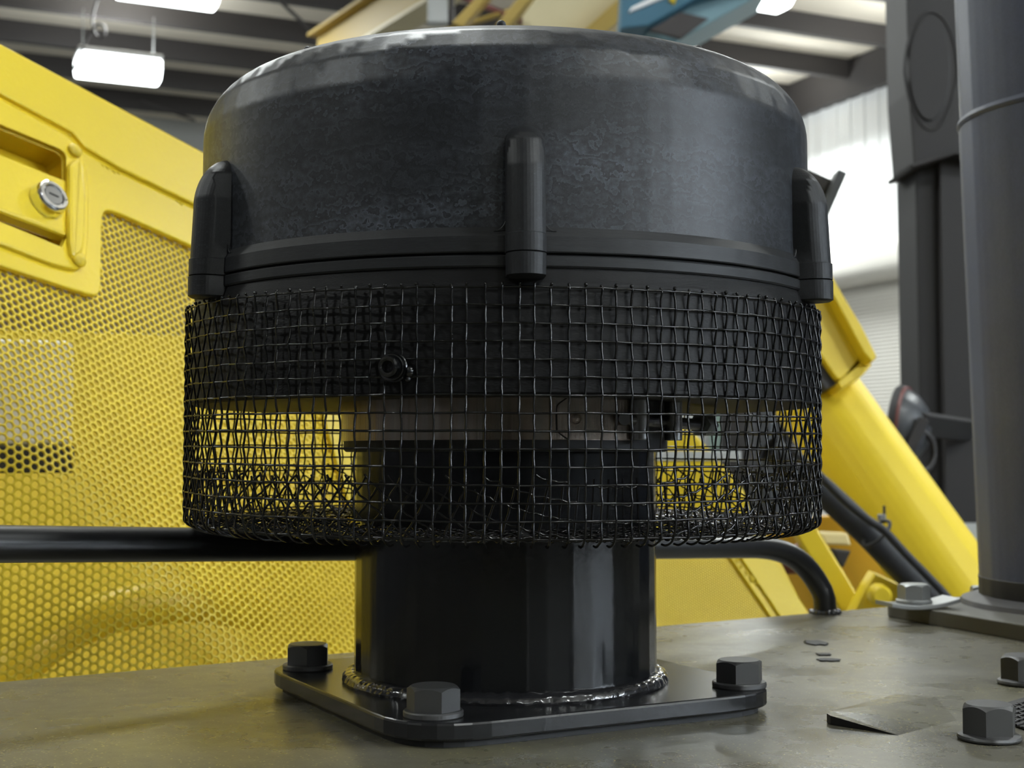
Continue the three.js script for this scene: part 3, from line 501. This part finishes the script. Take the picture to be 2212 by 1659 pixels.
  obj('pipe_tube', tube([at(-60, 1560, 1.04), at(30, 1450, 1.05), at(140, 1365, 1.08), at(270, 1315, 1.10), at(420, 1300, 1.14), at(560, 1320, 1.2)], 0.017, 60, 20), M.yellowFlat, pipe);
  const bx = base('pale_box', 'pale grey box behind the outer edge of the grille', 'box', at(20, 850, 1.14)); bx.rotation.y = 0.3;
  obj('box_body', new RoundedBoxGeometry(0.10, 0.085, 0.06, 2, 0.005), M.wall, bx); obj('box_base', box(0.104, 0.022, 0.064, 0.002, 0, -0.054, 0), M.rubber, bx);
}

// ------------------------------------------------------------------ lower hood section beyond the rail
{
  const n = V(0.30, 0.34, 0.89).normalize(), p0 = at(1550, 1290, 1.5), e1 = V(0, 1, 0).cross(n).normalize(), e2 = n.clone().cross(e1), mat = basisOf(p0, e1, e2, n);
  const on = (px, py, off = 0) => { const q = planeAt(p0, n, px, py, off).sub(p0); return [q.dot(e1), q.dot(e2)]; };
  const t = base('lower_grille_panel', 'yellow panel of very fine perforation with a plain welded border, right of the intake pipe', 'panel');
  const p = 0.0029, cells = [], a = -0.62, c1 = [Math.cos(a) * p, Math.sin(a) * p], c2 = [Math.cos(a + Math.PI / 3) * p, Math.sin(a + Math.PI / 3) * p], A = on(1556, 1180), B = on(1685, 1360), L = on(1330, 1300)[0], lo = on(1400, 1420)[1], hi = on(1500, 1150)[1];
  for (let i = -90; i <= 90; i++) for (let j = -90; j <= 90; j++) { const s = i * c1[0] + j * c2[0], v = i * c1[1] + j * c2[1]; if (s < L || v < lo || v > hi || s > A[0] + (B[0] - A[0]) * (v - A[1]) / (B[1] - A[1])) continue; cells.push([s, v]); }
  obj('fine_grille', perforated(cells, p, 0.00085, a + Math.PI / 6, (s, v) => p0.clone().addScaledVector(e1, s).addScaledVector(e2, v), 6, 0.0002), M.yellowFlat, t);
  const pl = (name, px, off, th, m) => obj(name, planarUV(extrude(shapeOf(px.map(([x, y]) => on(x, y, off))), th - 0.002, 0.001, 2).translate(0, 0, off - th + 0.001), 'x', 'y').applyMatrix4(mat), m, t);
  pl('border', [[1548, 1160], [1640, 1160], [1790, 1390], [1712, 1400]], 0.004, 0.006, M.yellow);
  pl('border_step', [[1572, 1160], [1640, 1160], [1790, 1390], [1732, 1400]], 0.0075, 0.006, M.yellow);
  pl('panel_back', [[1320, 1140], [1650, 1140], [1780, 1400], [1320, 1420]], -0.02, 0.003, M.yellowFlat);
  const w = []; for (const [x, y, r] of [[1590, 1196, 3], [1598, 1212, 5], [1606, 1226, 4], [1618, 1240, 4.5], [1630, 1252, 7], [1640, 1262, 5], [1648, 1272, 3], [1657, 1282, 5.5], [1668, 1296, 4], [1684, 1312, 3.4]]) w.push(new THREE.SphereGeometry(r * 0.0005, 12, 8).scale(1, 1.4, 0.8).applyMatrix4(basisOf(planeAt(p0, n, x - 6, y - 2, 0.004), e1, e2, n)));
  obj('weld_bead', w, M.yellow, t).userData.kind = 'stuff';
}

// ------------------------------------------------------------------ loader cylinder, hoses and frame on the right
{
  const cy = base('hydraulic_cylinder', 'thick yellow hydraulic cylinder slanting down to the right behind the screen', 'hydraulic cylinder');
  const A = at(1754, 842, 2.0), B = at(2140, 1390, 1.85), len = A.distanceTo(B);
  obj('barrel', aimed(lathe([[0.03, 0], [0.0595, 0], [0.0625, 0.003], [0.0635, 0.010], [0.0635, len], [0.03, len]], 80), A, B), M.barrel, cy);
  const up = A.clone().sub(B).normalize(), R1 = A.clone().addScaledVector(up, 0.16);
  obj('rod', aimed(lathe([[0, 0], [0.023, 0], [0.023, 0.17], [0, 0.17]], 40), A.clone().addScaledVector(up, -0.005), R1), M.chrome, cy);
  obj('rod_gland', aimed(lathe([[0.02, 0], [0.042, 0], [0.044, 0.003], [0.044, 0.012], [0.02, 0.014]], 48), A, R1), M.yellowFlat, cy);
  const arm = base('boom_arm', 'yellow box-section arm with a flanged edge, its end above the hydraulic cylinder', 'arm');
  const n = V(0.12, 0.22, 0.97).normalize(), p0 = at(1800, 730, 1.9), e1 = V(0, 1, 0).cross(n).normalize(), e2 = n.clone().cross(e1), on = (px, py) => { const q = planeAt(p0, n, px, py).sub(p0); return [q.dot(e1), q.dot(e2)]; }, mt = basisOf(p0, e1, e2, n);
  obj('arm_side', planarUV(extrude(shapeOf(rounded([[1450, 150], [1518, 150], [1672, 420], [1862, 768], [1812, 826], [1600, 520], [1440, 240]].map(([x, y]) => on(x, y)), [0, 0, 0, 0.005, 0.01, 0, 0])), 0.07, 0.002).translate(0, 0, -0.07), 'x', 'y').applyMatrix4(mt), M.yellowFlat, arm);
  obj('arm_flange', planarUV(extrude(shapeOf(rounded([[1506, 150], [1524, 150], [1678, 420], [1806, 650], [1846, 716], [1880, 784], [1868, 794], [1850, 772], [1660, 420]].map(([x, y]) => on(x, y)), [0, 0, 0, 0, 0, 0.004, 0.004, 0, 0])), 0.11, 0.002).translate(0, 0, -0.085), 'x', 'y').applyMatrix4(mt), M.yellowFlat, arm);
  obj('arm_end', planarUV(extrude(shapeOf([[1810, 826], [1876, 770], [1882, 790], [1862, 812], [1818, 838]].map(([x, y]) => on(x, y))), 0.085, 0.001).translate(0, 0, -0.085), 'x', 'y').applyMatrix4(mt), M.yellowFlat, arm);
  obj('arm_underside_shade', planarUV(extrude(shapeOf([[1600, 520], [1812, 826], [1790, 836], [1600, 560]].map(([x, y]) => on(x, y))), 0.10).translate(0, 0, -0.11), 'x', 'y').applyMatrix4(mt), M.pillarDark, arm);  // underside of the yellow arm, shade put into a near-black colour
  const h = base('hydraulic_hose', 'thick dark grey hydraulic hose lying along the yellow cylinder', 'hose');
  const hz = 1.55, hp = [[1660, 968], [1740, 1030], [1800, 1082], [1870, 1148], [1940, 1220], [2010, 1292], [2080, 1370]].map(([x, y], i) => at(x, y, hz + i * 0.01));
  obj('hose_tube', tube(hp, 0.0158, 80, 20), M.rubber, h);
  const cb = base('thin_cable', 'thin black cable tied to the top of the dark hydraulic hose', 'cable');
  obj('cable_core', tube([[1700, 962], [1765, 1022], [1825, 1082], [1880, 1126], [1905, 1142], [1960, 1200], [2030, 1272], [2090, 1340]].map(([x, y]) => at(x, y, 1.52)), 0.0046, 80, 10), M.rubber, cb);
  const z = base('cable_tie', 'pale cable tie round the dark hose and its cable', 'cable tie', at(1890, 1158, 1.555));
  const zd = hp[4].clone().sub(hp[3]).normalize();
  obj('tie_band', new THREE.TorusGeometry(0.019, 0.0022, 8, 40).applyQuaternion(new THREE.Quaternion().setFromUnitVectors(V(0, 0, 1), zd)).translate(0.0015, 0.003, 0), M.rubber, z);
  obj('tie_head', box(0.008, 0.007, 0.008, 0.001, 0.007, 0.021, 0.003), M.zinc, z); obj('tie_tail', box(0.003, 0.012, 0.002, 0.0005, 0.010, 0.028, 0.003), M.rubber, z);

  // yellow frame behind the rail end
  const fr = base('loader_frame', 'ochre yellow machine frame with bracket and gaps painted as dark shade slabs behind the rail end', 'machine frame');
  const part = (name, pts, d, th, m, bev = 0.003) => { const o = at(pts[0][0], pts[0][1], d), q = pts.map(([x, y]) => { const v = at(x, y, d); return [v.x - o.x, v.y - o.y]; }); obj(name, planarUV(extrude(shapeOf(q), th, bev).translate(o.x, o.y, o.z - th), 'x', 'y'), m, fr); };
  part('frame_back', [[1600, 1130], [1960, 1100], [1990, 1450], [1600, 1450]], 2.05, 0.02, M.ochre);
  part('frame_recess_shade', [[1660, 1196], [1730, 1176], [1745, 1225], [1722, 1240], [1690, 1240]], 1.72, 0.02, M.darkRed);  // dark red slab painted in for a shaded opening
  part('frame_strut', [[1700, 1120], [1752, 1120], [1880, 1330], [1826, 1340]], 1.68, 0.03, M.yellowFlat);
  part('frame_lip', [[1770, 1150], [1830, 1152], [1838, 1178], [1782, 1176]], 1.78, 0.03, M.cream);
  part('frame_gap_shade', [[1800, 1186], [1838, 1190], [1822, 1226], [1806, 1216]], 1.76, 0.02, M.pillarDark);  // dark slab in place of a gap, shade put into its colour
  part('frame_bracket', [[1826, 1352], [1868, 1268], [1888, 1236], [1940, 1260], [1968, 1300], [1960, 1352]], 1.62, 0.025, M.yellowFlat, 0.006);
  const o = at(1896, 1284, 1.6); obj('bracket_boss', lathe([[0, 0.02], [0.009, 0.02], [0.012, 0.016], [0.013, 0], [0, 0]], 28).rotateX(Math.PI / 2).translate(o.x, o.y, o.z), M.yellowFlat, fr);
  // seen through the right half of the screen
  const tk = base('yellow_tank', 'yellow tank corner seen through the right half of the wire screen', 'tank');
  const q0 = at(1480, 1030, 1.75);
  obj('tank_body', planarUV(extrude(shapeOf(rounded([[1380, 1200], [1380, 925], [1490, 925], [1545, 985], [1610, 1060], [1640, 1200]].map(([x, y]) => { const v = at(x, y, 1.75); return [v.x, v.y]; }), [0, 0, 0.015, 0.02, 0.02, 0])), 0.2, 0.004).translate(0, 0, q0.z - 0.2), 'x', 'y'), M.yellowFlat, tk);
  obj('tank_strap', box(0.14, 0.012, 0.004, 0.001, q0.x + 0.0, at(1500, 985, 1.745).y, q0.z + 0.004), M.paleGrey, tk);
  const names = [[1485, 905, 0.05, 0.10, M.paleGrey, 'pale grey'], [1530, 930, 0.06, 0.16, std([0.30, 0.42, 0.38], 0.5), 'pale green'], [1600, 950, 0.045, 0.24, M.pillar, 'dark'], [1640, 990, 0.05, 0.26, M.grey, 'blue grey'], [1690, 960, 0.05, 0.2, M.pillar, 'nearly black']];
  names.forEach(([x, y, w, hh, m, c], i) => { const dd = [3.1, 3.38, 3.06, 3.32, 3.56][i], p = at(x, y, dd), r = w * 0.94, top = p.y + hh / 2 + 0.345; const g = base('gas_bottle', `${c} upright bottle standing behind the yellow tank, seen through the screen`, 'bottle', V(p.x, -0.345, p.z)); obj('bottle_body', lathe([[0, 0], [r, 0], [r * 1.03, 0.01], [r * 1.03, top], [r * 0.7, top + 0.08], [r * 0.25, top + 0.12], [r * 0.25, top + 0.15], [0, top + 0.15]], 32), m, g); obj('bottle_valve', box(0.02, 0.03, 0.02, 0.003, 0, top + 0.16, 0), M.zinc, g); });
  const rk = base('bottle_rack', 'ochre rack shelf carrying the bottles behind the yellow tank', 'rack', V(at(1600, 985, 3.2).x, 0, at(1600, 985, 3.2).z));
  obj('rack_shelf', box(0.56, 0.03, 0.7, 0.004, 0.03, -0.36, -0.12), M.ochre, rk); for (const k of [0, 1, 2, 3]) obj('rack_post', box(0.03, 1.925, 0.03, 0.003, k % 2 ? 0.29 : -0.23, -1.3375, k < 2 ? 0.2 : -0.44), M.ochre, rk);
  // bracket peeping out behind the hood
  const mi = base('tilted_bracket', 'dark grey tilted bracket sticking out behind the right edge of the hood', 'bracket', at(1775, 425, 2.1)); mi.rotation.z = -0.42; mi.scale.setScalar(0.81);
  obj('bracket_post', aimed(box(0.02, 0.17, 0.02, 0.002, 0, 0.085, 0), V(-0.012, -0.02, -0.01), V(0.055, -0.19, 0.06)), M.pillar, mi);
  obj('bracket_plate', box(0.018, 0.11, 0.05, 0.003, 0.014, 0, 0), M.grey, mi); obj('bracket_web', box(0.05, 0.09, 0.012, 0.002, -0.02, -0.006, -0.01), M.pillar, mi);
}

// ------------------------------------------------------------------ dark column with a work lamp, grey cabinet
{
  const d = 2.9, c = at(2000, 700, d), t = base('steel_mast', 'dark grey steel mast with an oval rim, behind the exhaust stack', 'mast', V(c.x, 0, c.z));
  const x0 = (px, py) => at(px, py, d).x - c.x, y = (py) => at(2000, py, d).y;
  const yb = y(362), yt = y(-160), ym = y(1090);
  const lean = 0.040; t.rotation.z = 0;
  const quad = (name, pts, th, m, z = 0, bev = 0.003) => obj(name, planarUV(extrude(shapeOf(pts.map(([px, py]) => { const v = at(px, py, d); return [v.x - c.x, v.y]; })), th, bev).translate(0, 0, z - th), 'x', 'y'), m, t);
  quad('upper_box', [[1948, -160], [2190, -160], [2200, 345], [2100, 345], [2052, 334], [1968, 362], [1956, 200]], 0.16, M.pillar, 0.02);
  quad('lower_box', [[1984, 300], [2190, 300], [2205, 1130], [2000, 1130]], 0.14, M.pillarDark, -0.03);
  quad('lower_face', [[2030, 300], [2190, 300], [2205, 1130], [2044, 1130]], 0.02, M.pillar, -0.01);
  quad('mast_lip', [[1958, 362], [2052, 332], [2160, 352], [2160, 358], [2052, 341], [1962, 370]], 0.18, M.pillar, 0.03);
  const ring = []; for (let k = 0; k <= 40; k++) { const a = k / 40 * 2 * Math.PI; const v = at(2004 + 56 * Math.sin(a) * (1 - 0.18 * Math.max(0, Math.cos(a))), 160 + 126 * -Math.cos(a) * -1, d); ring.push(V(v.x - c.x, v.y, 0.022)); } ring.pop();
  obj('oval_rim', tube(new THREE.CatmullRomCurve3(ring, true), 0.0036, 90, 8, true), M.pillar, t);
  quad('oval_face', Array.from({ length: 32 }, (_, k) => { const a = k / 32 * 2 * Math.PI; return [2000 + 44 * Math.sin(a), 155 - 112 * Math.cos(a)]; }), 0.004, M.pillar, 0.026, 0.002);
  // work lamp on its arm, seen from behind
  const w = base('work_lamp', 'round dark work lamp on a bracket arm beside the mast', 'work lamp', at(1965, 925, 2.6));
  const ax = V(0.88, -0.08, 0.46).normalize(), turn = new THREE.Quaternion().setFromUnitVectors(V(0, 1, 0), ax);
  const L2 = (pts) => lathe(pts, 48).applyQuaternion(turn);
  obj('lamp_shell', L2([[0, 0.034], [0.03, 0.034], [0.040, 0.03], [0.062, 0.012], [0.074, -0.008], [0.076, -0.016], [0.0, -0.016]]), M.grey, w);
  obj('lamp_rim', L2([[0.068, -0.012], [0.079, -0.012], [0.080, -0.022], [0.077, -0.026], [0.068, -0.026]]), M.pillarDark, w);
  obj('lamp_gasket', L2([[0.06, -0.008], [0.0775, -0.006], [0.0775, -0.0115], [0.06, -0.0115]]), M.darkRed, w);
  const P = (px, py, dd) => at(px, py, dd).sub(w.position);
  obj('lamp_arm', [aimed(box(0.016, P(1985, 915, 2.56).distanceTo(P(2100, 930, 2.90)), 0.045, 0.003, 0, P(1985, 915, 2.56).distanceTo(P(2100, 930, 2.90)) / 2, 0), P(1985, 915, 2.56), P(2100, 930, 2.90))], M.pillarDark, w);
  obj('lamp_strut', aimed(box(0.02, 0.105, 0.012, 0.002, 0, 0.052, 0), P(1996, 905, 2.54), P(1944, 1010, 2.54)), M.pillar, w);
  obj('lamp_clamp', new THREE.TorusGeometry(0.032, 0.006, 10, 36).scale(1, 1.1, 1).rotateY(0.5).translate(...P(1990, 975, 2.56).toArray()), M.pillar, w);
  const cb = base('grey_cabinet', 'pale grey steel cabinet at the foot of the mast', 'cabinet', at(2060, 1280, 3.6));
  obj('cabinet_body', box(0.30, 0.62, 0.3, 0.006, 0.03, -0.06, 0), M.paleGrey, cb); obj('cabinet_hinge', box(0.03, 0.05, 0.02, 0.003, 0.02, 0.06, 0.155), M.pillar, cb); obj('cabinet_door', box(0.16, 0.5, 0.01, 0.003, 0.10, -0.07, 0.153), M.paleGrey, cb);
}

// ------------------------------------------------------------------ exhaust stack
{
  const c = at(2421, 1300, 1.05), t = base('exhaust_stack', 'large blue grey exhaust stack cut by the right picture edge', 'exhaust pipe', V(c.x, 0, c.z)); t.rotation.z = 0.028;
  const R = 0.1, smudge = texture(512, 512, (u, v) => { const n = tile(6, 5, u, v, 91, 4), k = 0.29 + 0.03 * tile(30, 30, u, v, 93, 3) + (rnd() - 0.5) * 0.03 - 0.10 * sstep(0.16, 0.22, n); return [k * 0.9, k * 0.98, k * 1.26]; }, true);
  const m = std([1, 1, 1], 0.44, { map: rep(smudge, 2, 1.4) });
  obj('stack_pipe', lathe([[R - 0.003, 0.034], [R, 0.034], [R, 0.385], [R - 0.003, 0.385]], 128), m, t);
  obj('stack_top', lathe([[R - 0.004, 0.385], [R - 0.0012, 0.385], [R - 0.0012, 0.62], [R - 0.004, 0.62]], 128), m, t);
  obj('stack_seam', lathe([[R - 0.004, 0.380], [R + 0.0006, 0.3805], [R + 0.0016, 0.383], [R + 0.0006, 0.3862], [R - 0.004, 0.387]], 128), m, t);
  obj('stack_foot', lathe([[R - 0.003, 0.012], [R - 0.0005, 0.012], [R + 0.0005, 0.016], [R + 0.0005, 0.034], [R - 0.003, 0.036]], 96), M.pillarDark, t);
  const f = base('stack_flange', 'dusty steel base plate under the exhaust stack', 'base plate');
  const P = (px, py) => { const r = ray(px, py), k = (0.011 - CAM.y) / r.y, q = CAM.clone().addScaledVector(r, k); return [q.x, -q.z]; };
  const fp = [[1906, 1300], [2120, 1283], [2460, 1270], [2560, 1330], [2360, 1395], [2212, 1358]].map(([x, y]) => P(x, y));
  const g = extrude(shapeOf(rounded([[fp[0][0], fp[0][1]], P(2140, 1284), P(2700, 1262), P(3000, 1480)], [0.012, 0, 0, 0])), 0.0092, 0.0009).rotateX(-Math.PI / 2).translate(0, 0.0009, 0);
  obj('flange_plate', planarUV(g), std([0.085, 0.082, 0.07], 0.5, { bumpMap: rep(grainTex, 20, 20), bumpScale: 0.0001 }), f);
  obj('flange_collar', lathe([[0.09, 0], [R + 0.016, 0], [R + 0.014, 0.004], [R + 0.004, 0.0075], [0.09, 0.0075]], 96).translate(c.x, 0.0105, c.z), M.pillar, f);
  const s = P(1975, 1313), lug = base('spring_washer_strip', 'bent pale steel strip under the bolt of the stack base plate', 'washer', V(s[0], 0.011, -s[1]));
  const arc = []; for (let k = 0; k <= 16; k++) { const x = -0.026 + k * 0.0034; arc.push([x, 0.0042 * Math.pow(Math.abs(x + 0.004) / 0.03, 2)]); }
  obj('strip', extrude(shapeOf([...arc, ...[...arc].reverse().map(([x, y]) => [x, y + 0.003])]), 0.026, 0.0004).translate(0.001, 0, -0.012).rotateY(0.2), M.zinc, lug);
  const hx = obj('bolt_head', scaleUV(hexHead(0.0205, 0.012), 30), M.zinc, base('hex_bolt', 'bright zinc hex bolt on the stack base plate', 'bolt', V(s[0] + 0.001, 0.0165, -s[1] - 0.004)));
  obj('washer', washerG, M.zinc, hx.parent).position.y = -0.0022; hx.parent.rotation.y = 0.25;
  const s2 = P(2118, 1290), b2 = base('hex_bolt', 'pale bolt end against the far side of the stack base', 'bolt', V(s2[0], 0.011, -s2[1])); obj('bolt_head', scaleUV(hexHead(0.014, 0.009), 30), M.zinc, b2); obj('washer', washerG, M.zinc, b2).scale.setScalar(0.7);
}

// ------------------------------------------------------------------ things on the deck to the right
{
  const D = (px, py, h = 0) => { const r = ray(px, py), k = (h - CAM.y) / r.y; return CAM.clone().addScaledVector(r, k); };
  const fl = base('cover_plate', 'dusty access plate with its near corner lifted off the deck', 'plate');
  const a = D(1777, 1541, 0.0046), b = D(1952, 1592, -0.0003), c = D(2120, 1560, -0.0008), d = D(2060, 1500, -0.0008), e = D(1945, 1497, -0.0003), top = [a, b, c, d, e], pos = [];
  const rc = [a.clone().lerp(e, 0.1), a.clone().lerp(b, 0.05).lerp(a.clone().lerp(e, 0.05), 0.5), a.clone().lerp(b, 0.1)];
  const tp = [...rc, b, c, d, e], low = tp.map((q) => V(q.x, Math.min(q.y - 0.0004, 0.0002), q.z));
  const side = [], tri = (x, y, z, o = pos) => o.push(...x.toArray(), ...y.toArray(), ...z.toArray());
  for (let i = 1; i < tp.length - 1; i++) { tri(tp[0], tp[i], tp[i + 1]); tri(low[0], low[i + 1], low[i]); }
  for (let i = 0; i < tp.length; i++) { const j = (i + 1) % tp.length; tri(tp[i], low[i], low[j], side); tri(tp[i], low[j], tp[j], side); }
  const g = new THREE.BufferGeometry(); g.setAttribute('position', new THREE.Float32BufferAttribute(pos, 3)); g.computeVertexNormals();
  obj('plate_sheet', planarUV(g), M.deck, fl);
  const ge = new THREE.BufferGeometry(); ge.setAttribute('position', new THREE.Float32BufferAttribute(side, 3)); ge.computeVertexNormals(); obj('plate_edge', planarUV(ge), M.black, fl);
  const q1 = D(2137, 1598), q2 = D(2210, 1478);
  bolt('flanged hex bolt on the deck at the lower right, beside the dark grille', V(q1.x, 0.0005, q1.z), 0.62, 'flanged bolts of the access plate', true);
  bolt('flanged hex bolt cut by the right picture edge, behind the dark grille', V(q2.x, 0.0005, q2.z), 0.5, 'flanged bolts of the access plate', true);
  // slot with a dark mesh
  const s = base('vent_grille', 'black woven vent grille let into the deck at the right edge', 'grille');
  const P = (px, py) => { const q = D(px, py, 0.0012); return [q.x, -q.z]; };
  obj('grille_tray', extrude(shapeOf(rounded([P(2112, 1536), P(2240, 1498), P(2330, 1545), P(2250, 1586)], [0.006, 0.003, 0.003, 0.003])), 0.0006).rotateX(-Math.PI / 2).translate(0, 0.0006, 0), M.pillarDark, s);
  for (let k = 0; k < 12; k++) { const u0 = D(2128 + k * 14, 1533 - k * 3, 0.0016), u1 = D(2190 + k * 12, 1560 - k * 3.2, 0.0016); obj('grille_wire', tube([u0, u0.clone().lerp(u1, 0.5), u1], 0.0005, 4, 6), M.pillar, s); }
  for (let k = 0; k < 7; k++) { const u0 = D(2130 + k * 13, 1540 + k * 5.2, 0.0018), u1 = D(2240 + k * 8, 1508 + k * 6, 0.0018); obj('grille_wire', tube([u0, u0.clone().lerp(u1, 0.5), u1], 0.0005, 4, 6), M.pillar, s); }
  const cp = D(2090, 1700), cap = base('rubber_plug', 'black round rubber plug at the bottom picture edge', 'plug', V(cp.x, 0, cp.z + 0.012));
  obj('plug_body', lathe([[0, 0.0035], [0.014, 0.0035], [0.0185, 0.0052], [0.0215, 0.0045], [0.0225, 0.002], [0.022, -0.0002], [0, -0.0002]], 48), M.rubber, cap);
  // dark scuffs on the deck: flakes of dried paint
  [[1762, 1390, 24, 6, -0.2], [1790, 1427, 24, 3, 0.02], [1780, 1415, 16, 2.4, 0]].forEach(([x, y, w, h, r], i) => { const q = D(x, y), f = base('paint_flake', ['thick dark paint flake on the deck before the rail end', 'long thin dark paint flake on the deck, nearest of the three', 'small faint dark paint flake between the other two'][i], 'flake', V(q.x, 0.0003, q.z)); const k = 1 / F * (CAM.z - q.z); const ol = []; for (let m = 0; m < 26; m++) { const t = m / 26 * 2 * Math.PI, q = 1 + 0.5 * perlin.noise(Math.cos(t) * 2.2 + i * 9, Math.sin(t) * 2.2, i); ol.push([Math.cos(t) * w * k * q, Math.sin(t) * h * k * 6 * q]); } obj('flake', extrude(shapeOf(ol), 0.0005, 0.0001).rotateX(-Math.PI / 2).rotateY(-r), M.rubber, f); });
}

// ------------------------------------------------------------------ overhead crane and braces under the roof
{
  const lift = (px, py, y) => { const r = ray(px, py); return CAM.clone().addScaledVector(r, (y - CAM.y) / r.y); };
  const beamTo = (name, a, b, w, h, m, parent) => { const l = a.distanceTo(b), d = b.clone().sub(a).normalize(), s = d.clone().cross(V(0, 1, 0)).normalize(), u = s.clone().cross(d); return obj(name, new THREE.BoxGeometry(w, h, l).applyMatrix4(basisOf(a.clone().lerp(b, 0.5), s, u, d.clone().negate())), m, parent); };
  const g1 = base('crane_runway', 'ochre crane runway beam, its lower face coloured cream as lit, slanting up behind the hood', 'beam');
  const a = lift(690, 116, 4.1), b = lift(1010, -86, 4.1);
  beamTo('beam_web', a, b, 0.05, 0.34, M.craneOchre, g1); beamTo('beam_flange', a.clone().add(V(0.06, -0.17, 0)), b.clone().add(V(0.06, -0.17, 0)), 0.26, 0.03, M.craneLit, g1); beamTo('beam_flange', a.clone().add(V(0.0, 0.17, 0)), b.clone().add(V(0.0, 0.17, 0)), 0.26, 0.03, M.craneOchre, g1);  // lower flange coloured cream to paint in the light on it
  const hp = base('hanger_post', 'pale grey hanger post above the hood', 'post', at(946, -40, 11)); obj('post_tube', box(0.16, 2.0, 0.12, 0.01, 0, 0.65, 0), M.paleGrey, hp); obj('post_web', box(0.04, 2.0, 0.14, 0, 0.11, 0.65, -0.02), M.purlin, hp);
  const cr = base('bridge_crane', 'yellow bridge crane girder above the hood', 'crane');
  const q = (pts, d, th, m, name) => obj(name, planarUV(extrude(shapeOf(pts.map(([x, y]) => { const v = at(x, y, d); return [v.x, v.y]; })), th, 0.01).translate(0, 0, at(1106, 0, d).z - th), 'x', 'y'), m, cr);
  q([[1092, 100], [1140, -60], [1420, -60], [1345, -5], [1236, 90]], 9, 0.3, M.craneLit, 'girder_plate');
  q([[1225, 100], [1345, -10], [1420, -60], [1440, -40], [1262, 110]], 8.8, 0.3, M.craneOchre, 'girder_edge');
  q([[976, 50], [1052, -30], [1075, -30], [1000, 60]], 8.6, 0.12, M.craneOchre, 'lattice_bar'); q([[1070, 55], [1140, -30], [1168, -30], [1098, 62]], 8.5, 0.12, M.craneOchre, 'lattice_bar'); q([[1000, -14], [1130, 40], [1126, 50], [996, -4]], 8.9, 0.05, M.darkRed, 'lattice_tie'); q([[960, 62], [1100, 18], [1100, 26], [960, 70]], 8.9, 0.05, M.craneOchre, 'lattice_bar');
  const bl = base('hoist_beam', 'blue hoist trolley beam with white letters, its foot coloured paler as lamp lit, beside the hall lamp', 'beam');
  const q2 = (pts, d, th, m, name) => obj(name, planarUV(extrude(shapeOf(pts.map(([x, y]) => { const v = at(x, y, d); return [v.x, v.y]; })), th, 0.01).translate(0, 0, at(1106, 0, d).z - th), 'x', 'y'), m, bl);
  q2([[1340, 62], [1346, -40], [1720, -140], [1720, -60], [1500, 0], [1400, 56]], 7.6, 0.3, M.blue, 'beam_side');
  q2([[1395, 72], [1500, 8], [1640, -40], [1660, -20], [1460, 92]], 7.7, 0.4, std([0.2, 0.34, 0.39], 0.5), 'beam_foot_lit');  // paler blue paints in the lamp light on the underside
  q2([[1400, 66], [1470, 26], [1530, 40], [1470, 84]], 7.55, 0.02, M.purlin, 'beam_recess');
  q2([[1358, 28], [1364, 16], [1480, -40], [1480, -22]], 7.585, 0.01, M.wall, 'beam_marking'); q2([[1444, 0], [1452, -14], [1464, -8], [1456, 10]], 7.58, 0.01, M.yellowFlat, 'beam_sticker');
  const br = (x0, y0, x1, y1, label) => { const t = base('brace_rod', label, 'rod'); const p = lift(x0, y0, 5.2), q = lift(x1, y1, 5.2); obj('rod', tube([p, p.clone().lerp(q, 0.5), q], 0.022, 6, 8), M.purlin, t); };
  br(560, -40, 700, 92, 'dark diagonal brace rod under the roof left of the crane beam'); br(300, 215, 420, 260, 'dark brace rod under the roof beyond the whole lamp');
  const wl = base('hanging_wire', 'thin dark wire with a loop hanging beside the whole lamp', 'wire'); obj('wire_loop', tube([at(215, -20, 13), at(200, 50, 13), at(212, 80, 13), at(226, 74, 13), at(226, 58, 13), at(212, 52, 13), at(190, 80, 13), at(160, 150, 13)], 0.012, 60, 6), M.purlin, wl);
}
renderer.render(scene, camera);
